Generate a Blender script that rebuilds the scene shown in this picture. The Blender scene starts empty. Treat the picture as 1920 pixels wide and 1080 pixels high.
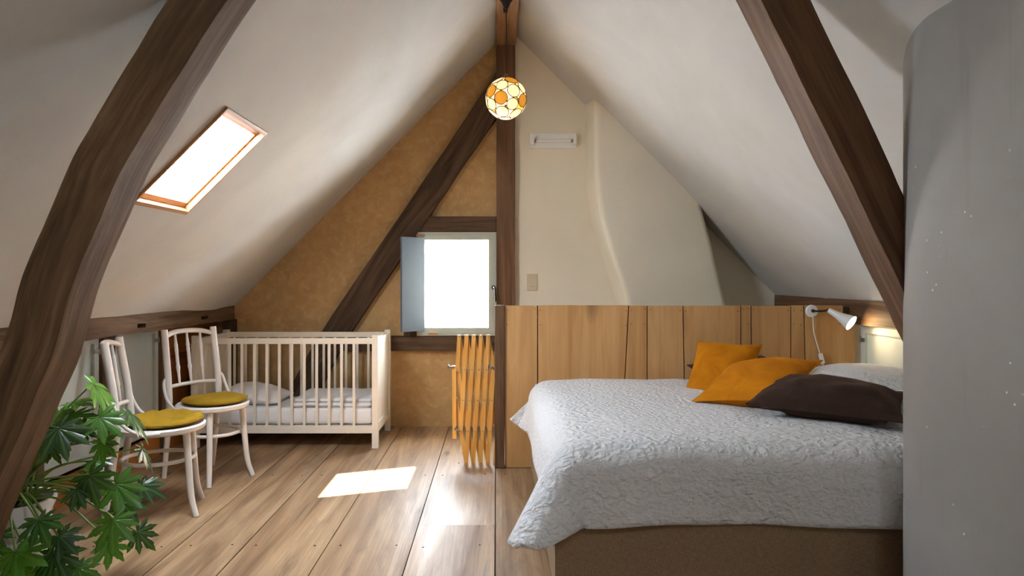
import bpy, bmesh, math, random
from mathutils import Vector, Matrix, noise
random.seed(7)
C = bpy.context.scene.collection
SC = bpy.context.scene
PI = math.pi

# ------------------------------------------------------------------ camera, world, sun, exposure
CAM_H = 1.2
cam_d = bpy.data.cameras.new('camera'); cam = bpy.data.objects.new('camera', cam_d); C.objects.link(cam)
cam.location = (0, 0, CAM_H); cam.rotation_euler = (PI/2, 0, 0)
cam_d.lens = 24; cam_d.sensor_width = 36; cam_d.shift_x = 30/1920; cam_d.shift_y = -20/1920
cam_d.clip_start = 0.05
SC.camera = cam

def at(u, v, d):            # a point of the photograph at depth d (metres) in the room
    return Vector(((u-930)*d/1280, d, CAM_H-(v-520)*d/1280))

WORLD_STRENGTH = 22.0
world = bpy.data.worlds.new('sky'); SC.world = world; world.use_nodes = True
bg = world.node_tree.nodes['Background']
bg.inputs[0].default_value = (0.76, 0.88, 1.0, 1); bg.inputs[1].default_value = WORLD_STRENGTH
sun_d = bpy.data.lights.new('sun', 'SUN'); sun = bpy.data.objects.new('sun', sun_d); C.objects.link(sun)
sun_d.energy = 36.0; sun_d.angle = math.radians(0.7); sun_d.color = (1.0, 0.96, 0.90)
sun.rotation_euler = Vector((.625, .85, -1.72)).to_track_quat('-Z', 'Y').to_euler()
sun.location = (-4, -4, 8)
VS = SC.view_settings
VS.view_transform = 'Standard'; VS.look = 'None'; VS.gamma = 1.0; VS.use_curve_mapping = False
VS.exposure = 1.92

# ------------------------------------------------------------------ helpers
def srgb(r, g, b):
    f = lambda c: (c/255/12.92 if c/255 <= .04045 else ((c/255+.055)/1.055)**2.4)
    return (f(r), f(g), f(b), 1)

def new_mat(name):
    m = bpy.data.materials.new(name); m.use_nodes = True
    nt = m.node_tree; b = nt.nodes['Principled BSDF']
    return m, nt, b
def N(nt, t, **kw):
    n = nt.nodes.new(t)
    for k, v in kw.items(): setattr(n, k, v)
    return n
def ramp(nt, stops, fac):
    r = N(nt, 'ShaderNodeValToRGB'); e = r.color_ramp.elements
    e[0].position, e[0].color = stops[0]; e[1].position, e[1].color = stops[1]
    for p, c in stops[2:]:
        x = e.new(p); x.color = c
    nt.links.new(fac, r.inputs[0]); return r
def mix(nt, a, b, fac, mode='MIX'):
    m = N(nt, 'ShaderNodeMix', data_type='RGBA', blend_type=mode)
    for i, s in ((6, a), (7, b)):
        if isinstance(s, tuple): m.inputs[i].default_value = s
        else: nt.links.new(s, m.inputs[i])
    if isinstance(fac, (int, float)): m.inputs[0].default_value = fac
    else: nt.links.new(fac, m.inputs[0])
    return m.outputs[2]
def noise_n(nt, vec, scale, detail=4, rough=.55, dist=0):
    n = N(nt, 'ShaderNodeTexNoise'); n.inputs['Scale'].default_value = scale
    n.inputs['Detail'].default_value = detail; n.inputs['Roughness'].default_value = rough
    n.inputs['Distortion'].default_value = dist
    if vec is not None: nt.links.new(vec, n.inputs['Vector'])
    return n.outputs['Fac']
def mapping(nt, vec, scale, loc=None):
    m = N(nt, 'ShaderNodeMapping'); m.inputs['Scale'].default_value = scale
    nt.links.new(vec, m.inputs['Vector'])
    if loc is not None: nt.links.new(loc, m.inputs['Location'])
    return m.outputs[0]
def bump(nt, b, height, strength=.3, dist=.01):
    n = N(nt, 'ShaderNodeBump'); n.inputs['Strength'].default_value = strength
    n.inputs['Distance'].default_value = dist
    nt.links.new(height, n.inputs['Height']); nt.links.new(n.outputs[0], b.inputs['Normal'])
def rand_loc(nt, k=40):
    oi = N(nt, 'ShaderNodeObjectInfo'); vm = N(nt, 'ShaderNodeVectorMath', operation='SCALE')
    cx = N(nt, 'ShaderNodeCombineXYZ')
    for i in range(3): nt.links.new(oi.outputs['Random'], cx.inputs[i])
    nt.links.new(cx.outputs[0], vm.inputs[0]); vm.inputs['Scale'].default_value = k
    return vm.outputs[0], oi.outputs['Random']

def wood(name, dark, mid, light, rough=.55, band=9, along=.9, streak=None, knots=0, vary=.18, bumpd=.002, coarse=.35, spec=.4, fine_k=.55):
    m, nt, b = new_mat(name)
    a = N(nt, 'ShaderNodeAttribute', attribute_name='grain'); loc, rnd = rand_loc(nt)
    v1 = mapping(nt, a.outputs['Vector'], (along, band, band), loc)
    f1 = noise_n(nt, v1, 1.0, 5, .6, 1.4)
    v2 = mapping(nt, a.outputs['Vector'], (2.2, 110, 110), loc)
    f2 = noise_n(nt, v2, 1.0, 3, .6)
    v3 = mapping(nt, a.outputs['Vector'], (.8, 2.2, 2.2), loc)
    f3 = noise_n(nt, v3, 1.3, 4, .6)
    c = ramp(nt, [(.3, dark), (.72, light), (.5, mid)], f1).outputs[0]
    fine = ramp(nt, [(.3, (.62, .6, .58, 1)), (.62, (1, 1, 1, 1))], f2).outputs[0]
    c = mix(nt, c, fine, fine_k, 'MULTIPLY')
    blot = ramp(nt, [(.32, (1-coarse, 1-coarse, 1-coarse, 1)), (.66, (1, 1, 1, 1))], f3).outputs[0]
    c = mix(nt, c, blot, 1, 'MULTIPLY')
    if streak:
        v4 = mapping(nt, a.outputs['Vector'], (.55, 5, 5), loc)
        f4 = noise_n(nt, v4, 1.6, 6, .65, 2.0)
        s = ramp(nt, [(.52, (0, 0, 0, 1)), (.68, (1, 1, 1, 1))], f4).outputs[0]
        sm = N(nt, 'ShaderNodeMath', operation='MULTIPLY'); nt.links.new(s, sm.inputs[0]); sm.inputs[1].default_value = .55
        c = mix(nt, c, streak, sm.outputs[0])
    if knots:
        v5 = mapping(nt, a.outputs['Vector'], (1.1, 3.2, 3.2), loc)
        vo = N(nt, 'ShaderNodeTexVoronoi'); vo.inputs['Scale'].default_value = knots; nt.links.new(v5, vo.inputs['Vector'])
        k = ramp(nt, [(.03, (.25, .2, .17, 1)), (.12, (1, 1, 1, 1))], vo.outputs['Distance']).outputs[0]
        c = mix(nt, c, k, .9, 'MULTIPLY')
    mr = N(nt, 'ShaderNodeMapRange'); nt.links.new(rnd, mr.inputs[0])
    mr.inputs[3].default_value = 1-vary; mr.inputs[4].default_value = 1+vary
    vm = N(nt, 'ShaderNodeVectorMath', operation='SCALE'); nt.links.new(c, vm.inputs[0]); nt.links.new(mr.outputs[0], vm.inputs['Scale'])
    nt.links.new(vm.outputs[0], b.inputs['Base Color'])
    rr = ramp(nt, [(.3, (rough+.12,)*3+(1,)), (.7, (rough-.06,)*3+(1,))], f1).outputs[0]
    nt.links.new(rr, b.inputs['Roughness']); b.inputs['Specular IOR Level'].default_value = spec
    bump(nt, b, f2, .5, bumpd)
    return m

def plaster(name, c1, c2, scale=1.2, bumpd=.006, rough=.9, fine=None, b_scale=9):
    m, nt, b = new_mat(name)
    g = N(nt, 'ShaderNodeNewGeometry').outputs['Position']
    f = noise_n(nt, g, scale, 6, .62, .4)
    c = ramp(nt, [(.3, c1), (.7, c2)], f).outputs[0]
    if fine:
        f2 = noise_n(nt, g, 14, 6, .7, .6)
        s = ramp(nt, [(.45, (0, 0, 0, 1)), (.75, (1, 1, 1, 1))], f2).outputs[0]
        c = mix(nt, c, fine, s)
    nt.links.new(c, b.inputs['Base Color']); b.inputs['Roughness'].default_value = rough
    b.inputs['Specular IOR Level'].default_value = .2
    bump(nt, b, noise_n(nt, g, b_scale, 6, .6), .6, bumpd)
    return m

def paint(name, col, rough=.45, var=.08, chip=None, chip_at=.66, bumpd=.0006):
    m, nt, b = new_mat(name)
    tc = N(nt, 'ShaderNodeTexCoord').outputs['Object']
    f = noise_n(nt, tc, 6, 4)
    d = tuple(x*(1-var) for x in col[:3])+(1,)
    c = ramp(nt, [(.3, d), (.7, col)], f).outputs[0]
    if chip:
        loc, _ = rand_loc(nt)
        f2 = noise_n(nt, mapping(nt, tc, (1, 1, 1), loc), 26, 5, .65)
        s = ramp(nt, [(chip_at, (0, 0, 0, 1)), (chip_at+.03, (1, 1, 1, 1))], f2).outputs[0]
        c = mix(nt, c, chip, s)
    nt.links.new(c, b.inputs['Base Color']); b.inputs['Roughness'].default_value = rough
    bump(nt, b, noise_n(nt, tc, 60, 3), .4, bumpd)
    return m

def velvet(name, col, col2, sheen=.6, tint=None):
    m, nt, b = new_mat(name)
    tc = N(nt, 'ShaderNodeTexCoord').outputs['Object']
    f = noise_n(nt, tc, 7, 4, .55, 1.0)
    c = ramp(nt, [(.3, col2), (.7, col)], f).outputs[0]
    nt.links.new(c, b.inputs['Base Color']); b.inputs['Roughness'].default_value = .85
    b.inputs['Specular IOR Level'].default_value = .15
    b.inputs['Sheen Weight'].default_value = sheen; b.inputs['Sheen Roughness'].default_value = .4
    b.inputs['Sheen Tint'].default_value = tint or col
    bump(nt, b, noise_n(nt, tc, 26, 5, .6, .8), .45, .006)
    return m

def metal(name, col, rough=.35):
    m, nt, b = new_mat(name)
    b.inputs['Base Color'].default_value = col; b.inputs['Metallic'].default_value = .9
    tc = N(nt, 'ShaderNodeTexCoord').outputs['Object']
    r = ramp(nt, [(.3, (rough-.08,)*3+(1,)), (.7, (rough+.1,)*3+(1,))], noise_n(nt, tc, 30, 3)).outputs[0]
    nt.links.new(r, b.inputs['Roughness'])
    return m

def glass_pane(name):       # a thin pane: clear, with a weak reflection
    m, nt, b = new_mat(name); nt.nodes.remove(b)
    t = N(nt, 'ShaderNodeBsdfTransparent'); g = N(nt, 'ShaderNodeBsdfGlossy'); g.inputs['Roughness'].default_value = .02
    mx = N(nt, 'ShaderNodeMixShader'); o = nt.nodes['Material Output']
    mx.inputs[0].default_value = .04; nt.links.new(t.outputs[0], mx.inputs[1]); nt.links.new(g.outputs[0], mx.inputs[2])
    nt.links.new(mx.outputs[0], o.inputs[0]); return m

def emit(name, col, s, base=None):
    m, nt, b = new_mat(name)
    b.inputs['Base Color'].default_value = base or col
    b.inputs['Emission Color'].default_value = col; b.inputs['Emission Strength'].default_value = s
    return m

def set_grain(me, axis=None):
    vs = me.vertices
    if not vs: return
    if axis is None:
        ext = [max(v.co[i] for v in vs)-min(v.co[i] for v in vs) for i in range(3)]
        axis = ext.index(max(ext))
    o = [(0, 1, 2), (1, 0, 2), (2, 0, 1)][axis]
    at_ = me.attributes.new('grain', 'FLOAT_VECTOR', 'POINT')
    for i, v in enumerate(vs): at_.data[i].vector = (v.co[o[0]], v.co[o[1]], v.co[o[2]])

def obj(name, bm, mat, parent=None, loc=None, smooth=False, bevel=0, grain=None, auto=None, seg=2):
    """link a bmesh as one object; bm is in world metres when loc is given (origin moved to loc)"""
    if bevel:
        es = [e for e in bm.edges if len(e.link_faces) == 2 and e.calc_face_angle(0) > .6]
        bmesh.ops.bevel(bm, geom=es, offset=bevel, segments=seg, affect='EDGES', profile=.6, clamp_overlap=True)
    if loc is not None: bmesh.ops.translate(bm, verts=bm.verts, vec=-Vector(loc))
    bmesh.ops.recalc_face_normals(bm, faces=bm.faces)
    me = bpy.data.meshes.new(name); bm.to_mesh(me); bm.free()
    if 'grain' not in me.attributes: set_grain(me, grain)
    me.materials.append(mat)
    if smooth:
        for p in me.polygons: p.use_smooth = True
    o = bpy.data.objects.new(name, me); C.objects.link(o)
    if parent: o.parent = parent
    if loc is not None:
        pl = parent.location if parent else Vector((0, 0, 0))
        o.location = Vector(loc)-pl
    if auto:
        me.set_sharp_from_angle(angle=auto)
    return o
def tag(o, label=None, cat=None, group=None, kind=None):
    if label: o['label'] = label
    if cat: o['category'] = cat
    if group: o['group'] = group
    if kind: o['kind'] = kind
    return o
def thing(name, label, cat, loc=(0, 0, 0), rz=0, group=None, kind=None):
    o = bpy.data.objects.new(name, None); C.objects.link(o); o.empty_display_size = .1
    o.location = loc; o.rotation_euler = (0, 0, rz)
    return tag(o, label, cat, group, kind)
def box(bm, x0, x1, y0, y1, z0, z1):
    vs = [bm.verts.new(p) for p in ((x0, y0, z0), (x1, y0, z0), (x1, y1, z0), (x0, y1, z0), (x0, y0, z1), (x1, y0, z1), (x1, y1, z1), (x0, y1, z1))]
    for f in ((0, 3, 2, 1), (4, 5, 6, 7), (0, 1, 5, 4), (1, 2, 6, 5), (2, 3, 7, 6), (3, 0, 4, 7)): bm.faces.new([vs[i] for i in f])
    return bm
def bx(*a):
    bm = bmesh.new(); return box(bm, *a)
def prism_y(bm, poly, y0, y1):      # poly: (x,z) points
    a = [bm.verts.new((x, y0, z)) for x, z in poly]; b = [bm.verts.new((x, y1, z)) for x, z in poly]
    bm.faces.new(a); bm.faces.new(b[::-1])
    n = len(poly)
    for i in range(n): bm.faces.new((a[i], b[i], b[(i+1) % n], a[(i+1) % n]))
    return bm
def prism_z(bm, poly, z0, z1):
    a = [bm.verts.new((x, y, z0)) for x, y in poly]; b = [bm.verts.new((x, y, z1)) for x, y in poly]
    bm.faces.new(a); bm.faces.new(b[::-1]); n = len(poly)
    for i in range(n): bm.faces.new((a[i], b[i], b[(i+1) % n], a[(i+1) % n]))
    return bm
def catmull(pts, n=6):
    pts = [Vector(p) for p in pts]
    if len(pts) < 3:
        return [pts[0].lerp(pts[1], i/n) for i in range(n+1)]
    q = [pts[0]*2-pts[1]]+pts+[pts[-1]*2-pts[-2]]; out = []
    for i in range(1, len(q)-2):
        for k in range(n):
            t = k/n; a, b, c, d = q[i-1], q[i], q[i+1], q[i+2]
            out.append(.5*((2*b)+(c-a)*t+(2*a-5*b+4*c-d)*t*t+(3*b-a-3*c+d)*t**3))
    out.append(pts[-1]); return out
def tube(bm, pts, r, seg=10, closed=False, flat=1.0):
    """sweep a circle along pts; r a number or one radius per point"""
    n = len(pts); rs = r if isinstance(r, (list, tuple)) else [r]*n
    pts = [Vector(p) for p in pts]; rings = []; nrm = None
    for i, p in enumerate(pts):
        if closed: t = (pts[(i+1) % n]-pts[i-1]).normalized()
        else: t = (pts[min(i+1, n-1)]-pts[max(i-1, 0)]).normalized()
        if nrm is None:
            nrm = t.orthogonal().normalized()
            if closed: nrm = Vector((0, 0, 1))
        nrm = (nrm-t*nrm.dot(t)).normalized(); bn = t.cross(nrm)
        rings.append([bm.verts.new(p+(nrm*math.cos(2*PI*k/seg)*flat+bn*math.sin(2*PI*k/seg))*rs[i]) for k in range(seg)])
    m = n if closed else n-1
    for i in range(m):
        a, b = rings[i], rings[(i+1) % n]
        for k in range(seg): bm.faces.new((a[k], a[(k+1) % seg], b[(k+1) % seg], b[k]))
    if not closed:
        bm.faces.new(rings[0][::-1]); bm.faces.new(rings[-1])
    return bm
def rs_list(pts, r0, r1): return [r0+(r1-r0)*i/(len(pts)-1) for i in range(len(pts))]
def lathe(bm, prof, c=(0, 0, 0), seg=32, M=None, caps=True):
    c = Vector(c); rings = []
    for r, z in prof:
        rings.append([bm.verts.new((M or Matrix.Identity(3)) @ Vector((r*math.cos(2*PI*k/seg), r*math.sin(2*PI*k/seg), z))+c) for k in range(seg)])
    for a, b in zip(rings, rings[1:]):
        for k in range(seg): bm.faces.new((a[k], a[(k+1) % seg], b[(k+1) % seg], b[k]))
    if caps:
        bm.faces.new(rings[0][::-1]); bm.faces.new(rings[-1])
    return bm
def copy_tree(o, parent=None):
    c = o.copy(); C.objects.link(c); c.parent = parent
    for ch in list(o.children): copy_tree(ch, c)
    return c
def timber(name, mat, outer, inner, y0, y1, label, cat='beam', jitter=.004, sub=5, parent=None, y0b=None):
    """hewn timber lying in an XZ plane between two edge curves, Y from y0 to y1"""
    o_ = catmull([(x, 0, z) for x, z in outer], sub); i_ = catmull([(x, 0, z) for x, z in inner], sub)
    bm = bmesh.new(); lay = bm.verts.layers.float_vector.new('grain'); rings = []; L = 0; NY = 3; NX = 4
    for k, (a, b) in enumerate(zip(o_, i_)):
        mid = (a+b)/2
        if k: L += (mid-pm).length
        pm = mid; w = (a-b).length; ring = []
        def add(p, y, gx, gy):
            q = noise.noise_vector(Vector((p.x*5, y*6, p.z*5)))*jitter+noise.noise_vector(Vector((p.x*17, y*17+3, p.z*17)))*jitter*.35
            v = bm.verts.new((p.x+q.x, y+q.y, p.z+q.z)); v[lay] = (L, gx, gy); ring.append(v)
        for j in range(NX): add(a.lerp(b, j/NX), y0, w*j/NX, y0)
        for j in range(NY): add(b, y0+(y1-y0)*j/NY, w, y0+(y1-y0)*j/NY)
        for j in range(NX): add(b.lerp(a, j/NX), y1, w*(1-j/NX), y1)
        for j in range(NY): add(a, y1+(y0-y1)*j/NY, 0, y1+(y0-y1)*j/NY)
        rings.append(ring)
    n = len(rings[0])
    for a, b in zip(rings, rings[1:]):
        for k in range(n): bm.faces.new((a[k], a[(k+1) % n], b[(k+1) % n], b[k]))
    bm.faces.new(rings[0][::-1]); bm.faces.new(rings[-1])
    sharp = [e for k in (0, NX, NX+NY, 2*NX+NY) for e in bm.edges if False]
    p0 = pm
    o = obj(name, bm, mat, parent, loc=(p0.x, (y0+y1)/2, min(p.z for p in o_+i_)) if parent is None else None, smooth=True, auto=math.radians(40))
    if label: tag(o, label, cat)
    return o
def beam_box(x0, x1, y0, y1, z0, z1, cut=.12, jitter=.004):
    """hewn straight timber as a fine box with slightly uneven faces"""
    bm = bx(x0, x1, y0, y1, z0, z1)
    ext = [x1-x0, y1-y0, z1-z0]; ax = ext.index(max(ext)); n = max(2, int(ext[ax]/cut))
    es = [e for e in bm.edges if abs((e.verts[0].co-e.verts[1].co)[ax]) > ext[ax]*.9]
    bmesh.ops.subdivide_edges(bm, edges=es, cuts=n, use_grid_fill=True)
    for v in bm.verts:
        v.co += noise.noise_vector(v.co*4)*jitter
    return bm

# ------------------------------------------------------------------ materials
M = {}
M['oak'] = wood('dark hewn oak', srgb(88, 66, 46), srgb(122, 94, 68), srgb(148, 118, 88), .7, 10, .8, streak=srgb(58, 41, 28), vary=.08, bumpd=.004, coarse=.4, spec=.25)
M['oak_dark'] = wood('very dark oak', srgb(74, 57, 43), srgb(98, 76, 58), srgb(116, 92, 70), .75, 10, .8, streak=srgb(38, 28, 20), vary=.05, bumpd=.004, spec=.2)
M['oak_red'] = wood('reddish oak', srgb(86, 60, 42), srgb(118, 86, 61), srgb(142, 108, 78), .65, 9, .7, streak=srgb(55, 34, 22), vary=.05, bumpd=.003, spec=.25)
M['floor'] = wood('wide pine floor board', srgb(130, 96, 64), srgb(168, 132, 97), srgb(192, 159, 122), .42, 6, .5, streak=srgb(92, 70, 54), knots=1.25, vary=.07, bumpd=.0012, coarse=.3, spec=.3)
M['board'] = wood('honey pine board', srgb(196, 142, 86), srgb(218, 166, 106), srgb(228, 182, 126), .5, 6, .5, streak=srgb(192, 140, 86), knots=.6, vary=.11, bumpd=.0008, coarse=.14, fine_k=.2)
M['board_orange'] = wood('orange pine board', srgb(170, 98, 40), srgb(196, 120, 54), srgb(208, 136, 66), .5, 6, .5, vary=.06, bumpd=.001, coarse=.2)
M['gate'] = wood('varnished beech slat', srgb(206, 144, 62), srgb(226, 166, 82), srgb(236, 182, 100), .4, 8, .7, vary=.06, bumpd=.0005, coarse=.1)
M['sky_frame'] = wood('varnished skylight pine', srgb(166, 112, 62), srgb(188, 134, 82), srgb(202, 150, 98), .45, 12, .6, vary=.04, bumpd=.0006, coarse=.1)
M['ceil'] = plaster('white ceiling plaster', srgb(192, 187, 180), srgb(208, 204, 198), .9, .006, b_scale=7)
M['oak_ridge'] = wood('pale tan oak', srgb(130, 92, 58), srgb(164, 120, 80), srgb(184, 140, 98), .65, 9, .7, streak=srgb(104, 70, 44), vary=.04, bumpd=.003)
M['cream'] = plaster('cream wall plaster', srgb(230, 220, 198), srgb(240, 231, 211), .9, .006)
M['ochre'] = plaster('ochre clay plaster', srgb(174, 136, 88), srgb(200, 163, 113), 1.6, .006, fine=srgb(206, 172, 124), b_scale=12)
M['grey'] = plaster('grey lime render', srgb(140, 134, 128), srgb(156, 151, 146), 1.2, .002, .6, b_scale=22)
def speckle():  # white specular dots painted into the wall colour, plus vertical stain streaks
    m = M['grey']; nt = m.node_tree; b = nt.nodes['Principled BSDF']; g = N(nt, 'ShaderNodeNewGeometry').outputs['Position']
    src = b.inputs['Base Color'].links[0].from_socket
    vo = N(nt, 'ShaderNodeTexVoronoi'); vo.inputs['Scale'].default_value = 22; nt.links.new(g, vo.inputs['Vector'])
    sp = ramp(nt, [(.05, (1, 1, 1, 1)), (.09, (0, 0, 0, 1))], vo.outputs['Distance']).outputs[0]
    kp = ramp(nt, [(.55, (0, 0, 0, 1)), (.6, (1, 1, 1, 1))], noise_n(nt, g, 5, 3)).outputs[0]
    f = N(nt, 'ShaderNodeMath', operation='MULTIPLY'); nt.links.new(sp, f.inputs[0]); nt.links.new(kp, f.inputs[1])
    c = mix(nt, src, srgb(225, 224, 220), f.outputs[0])
    st = ramp(nt, [(.60, (0, 0, 0, 1)), (.85, (.35, .35, .35, 1))], noise_n(nt, mapping(nt, g, (9, 9, .9)), 1.6, 4, .6)).outputs[0]
    c = mix(nt, c, srgb(96, 88, 78), st); nt.links.new(c, b.inputs['Base Color'])
speckle()
M['white'] = paint('cream white paint', srgb(238, 226, 208), .42)
M['chair'] = paint('worn white paint', srgb(226, 216, 206), .45, .1, chip=srgb(120, 84, 56), chip_at=.69)
M['door'] = paint('pale grey green paint', srgb(200, 205, 200), .5)
M['shutter'] = paint('pale blue grey paint', srgb(98, 112, 124), .6)
M['winframe'] = paint('grey green window paint', srgb(176, 178, 164), .5)
M['plastic'] = paint('white plastic', srgb(244, 242, 238), .35, .03)
M['beige_plastic'] = paint('beige plastic', srgb(212, 198, 168), .4, .03)
M['pot'] = paint('white glazed pot', srgb(220, 222, 226), .25, .03)
M['soil'] = plaster('potting soil', srgb(40, 30, 22), srgb(62, 46, 34), 20, .01, .95)
M['iron'] = metal('dark iron', srgb(60, 54, 50), .5)
M['steel'] = metal('zinc steel', srgb(150, 146, 140), .4)
M['brass'] = paint('dark brass wire', srgb(92, 66, 26), .4)
M['mustard'] = velvet('mustard velvet', srgb(208, 130, 14), srgb(182, 106, 6), .3)
M['mustard_seat'] = velvet('olive mustard velvet', srgb(160, 124, 30), srgb(134, 100, 18), .35)
M['brown'] = velvet('dark brown velvet', srgb(66, 46, 38), srgb(48, 33, 27), .45, srgb(140, 110, 90))
M['glass'] = glass_pane('window glass')
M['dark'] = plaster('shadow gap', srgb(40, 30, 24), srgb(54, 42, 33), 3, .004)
def linen(name, c1, c2, sc=420):
    m, nt, b = new_mat(name); tc = N(nt, 'ShaderNodeTexCoord').outputs['Object']
    f1 = noise_n(nt, mapping(nt, tc, (1, 12, 12)), 45, 3); f2 = noise_n(nt, mapping(nt, tc, (12, 12, 1)), 45, 3)
    a = N(nt, 'ShaderNodeMath', operation='ADD'); nt.links.new(f1, a.inputs[0]); nt.links.new(f2, a.inputs[1])
    h = N(nt, 'ShaderNodeMath', operation='MULTIPLY'); nt.links.new(a.outputs[0], h.inputs[0]); h.inputs[1].default_value = .5
    c = ramp(nt, [(.38, c1), (.62, c2)], h.outputs[0]).outputs[0]
    nt.links.new(c, b.inputs['Base Color']); b.inputs['Roughness'].default_value = .9; b.inputs['Specular IOR Level'].default_value = .15
    bump(nt, b, h.outputs[0], .5, .002); return m
M['linen'] = linen('brown linen upholstery', srgb(128, 104, 80), srgb(164, 138, 110))
M['sheet'] = linen('white cotton', srgb(226, 222, 220), srgb(238, 234, 232))
def quilt_mat():
    m, nt, b = new_mat('white puckered quilt'); g = N(nt, 'ShaderNodeTexCoord').outputs['Object']
    w = N(nt, 'ShaderNodeTexNoise'); w.inputs['Scale'].default_value = 18; nt.links.new(g, w.inputs['Vector'])
    ad = N(nt, 'ShaderNodeVectorMath', operation='MULTIPLY_ADD'); nt.links.new(w.outputs['Color'], ad.inputs[0]); ad.inputs[1].default_value = (.05,)*3; nt.links.new(g, ad.inputs[2])
    vo = N(nt, 'ShaderNodeTexVoronoi', feature='SMOOTH_F1'); vo.inputs['Scale'].default_value = 50; nt.links.new(ad.outputs[0], vo.inputs['Vector'])
    f = noise_n(nt, mapping(nt, ad.outputs[0], (.6, 1.6, 1.6)), 60, 4, .6)
    s = N(nt, 'ShaderNodeMath', operation='SUBTRACT'); nt.links.new(f, s.inputs[0]); nt.links.new(vo.outputs['Distance'], s.inputs[1])
    b.inputs['Base Color'].default_value = srgb(234, 232, 232); b.inputs['Roughness'].default_value = .8
    b.inputs['Specular IOR Level'].default_value = .25; b.inputs['Sheen Weight'].default_value = .15
    bump(nt, b, s.outputs[0], .9, .016); return m
M['quilt'] = quilt_mat()

def leaf_mat():
    m, nt, b = new_mat('glossy green leaf'); loc, rnd = rand_loc(nt)
    tc = N(nt, 'ShaderNodeTexCoord').outputs['Object']
    c = ramp(nt, [(0, srgb(30, 58, 34)), (1, srgb(92, 146, 40)), (.5, srgb(46, 88, 36))], rnd).outputs[0]
    f = ramp(nt, [(.3, (.75, .75, .75, 1)), (.7, (1.1, 1.1, 1.1, 1))], noise_n(nt, tc, 25, 4)).outputs[0]
    c = mix(nt, c, f, 1, 'MULTIPLY')
    a = N(nt, 'ShaderNodeAttribute', attribute_name='vein'); c = mix(nt, c, srgb(130, 165, 80), a.outputs['Fac'])
    nt.links.new(c, b.inputs['Base Color']); b.inputs['Roughness'].default_value = .3
    b.inputs['Specular IOR Level'].default_value = .5
    tr = N(nt, 'ShaderNodeBsdfTranslucent'); nt.links.new(mix(nt, c, srgb(130, 200, 30), .4), tr.inputs[0])
    mx = N(nt, 'ShaderNodeMixShader'); mx.inputs[0].default_value = .22; o = nt.nodes['Material Output']
    nt.links.new(b.outputs[0], mx.inputs[1]); nt.links.new(tr.outputs[0], mx.inputs[2]); nt.links.new(mx.outputs[0], o.inputs[0])
    return m
M['leaf'] = leaf_mat()
M['stem'] = paint('green stem', srgb(118, 142, 62), .45)

# ------------------------------------------------------------------ the room
YB, YF = 5.5, -1.7                  # back wall, front wall (behind the camera)
XL, XR = -2.28, 2.29                # knee walls
LZ = lambda x: x+3.08               # left slope underside
RZ = lambda x: 3.30-x               # right slope underside
SKY = (-1.56, -1.15, 2.91, 3.42)    # skylight hole: x0,x1,y0,y1 on the left slope

# floor: a dark base with one object per board
fl = obj('floor', bx(XL-.1, XR+.1, YF, YB, -.12, -.034), M['dark'], loc=(0, 2, -.12)); tag(fl, kind='structure')
seams = [-2.38, -2.08, -1.74, -1.42, -1.125, -.756, -.377, -.004, .36, .72, 1.08, 1.45, 1.82, 2.12, 2.42]
joints = {6: [3.31], 3: [1.2], 9: [2.0], 5: [.6], 8: [4.27], 4: [-.2]}
for i, (a, b) in enumerate(zip(seams, seams[1:])):
    ys = [YF]+joints.get(i, [])+[YB]
    for y0, y1 in zip(ys, ys[1:]):
        g = .0025
        bm = bx(a+g, b-g, y0+.0015, y1-.0015, -.034, random.uniform(-.0012, .0012))
        p = obj('floor_board', bm, M['floor'], fl, loc=((a+b)/2, (y0+y1)/2, -.034), bevel=.003, grain=1, seg=1)
# nail heads in the boards
bm = bmesh.new()
for a, b in zip(seams[1:11], seams[2:12]):
    for y in (3.05, 4.15, 5.2):
        for x in (a+.06, b-.06):
            lathe(bm, [(.0045, 0), (.0045, .0018)], (x+random.uniform(-.01, .01), y+random.uniform(-.02, .02), 0), 8)
nl = obj('nail_head', bm, M['iron'], fl, loc=(0, 3, 0)); nl['kind'] = 'stuff'

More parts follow.
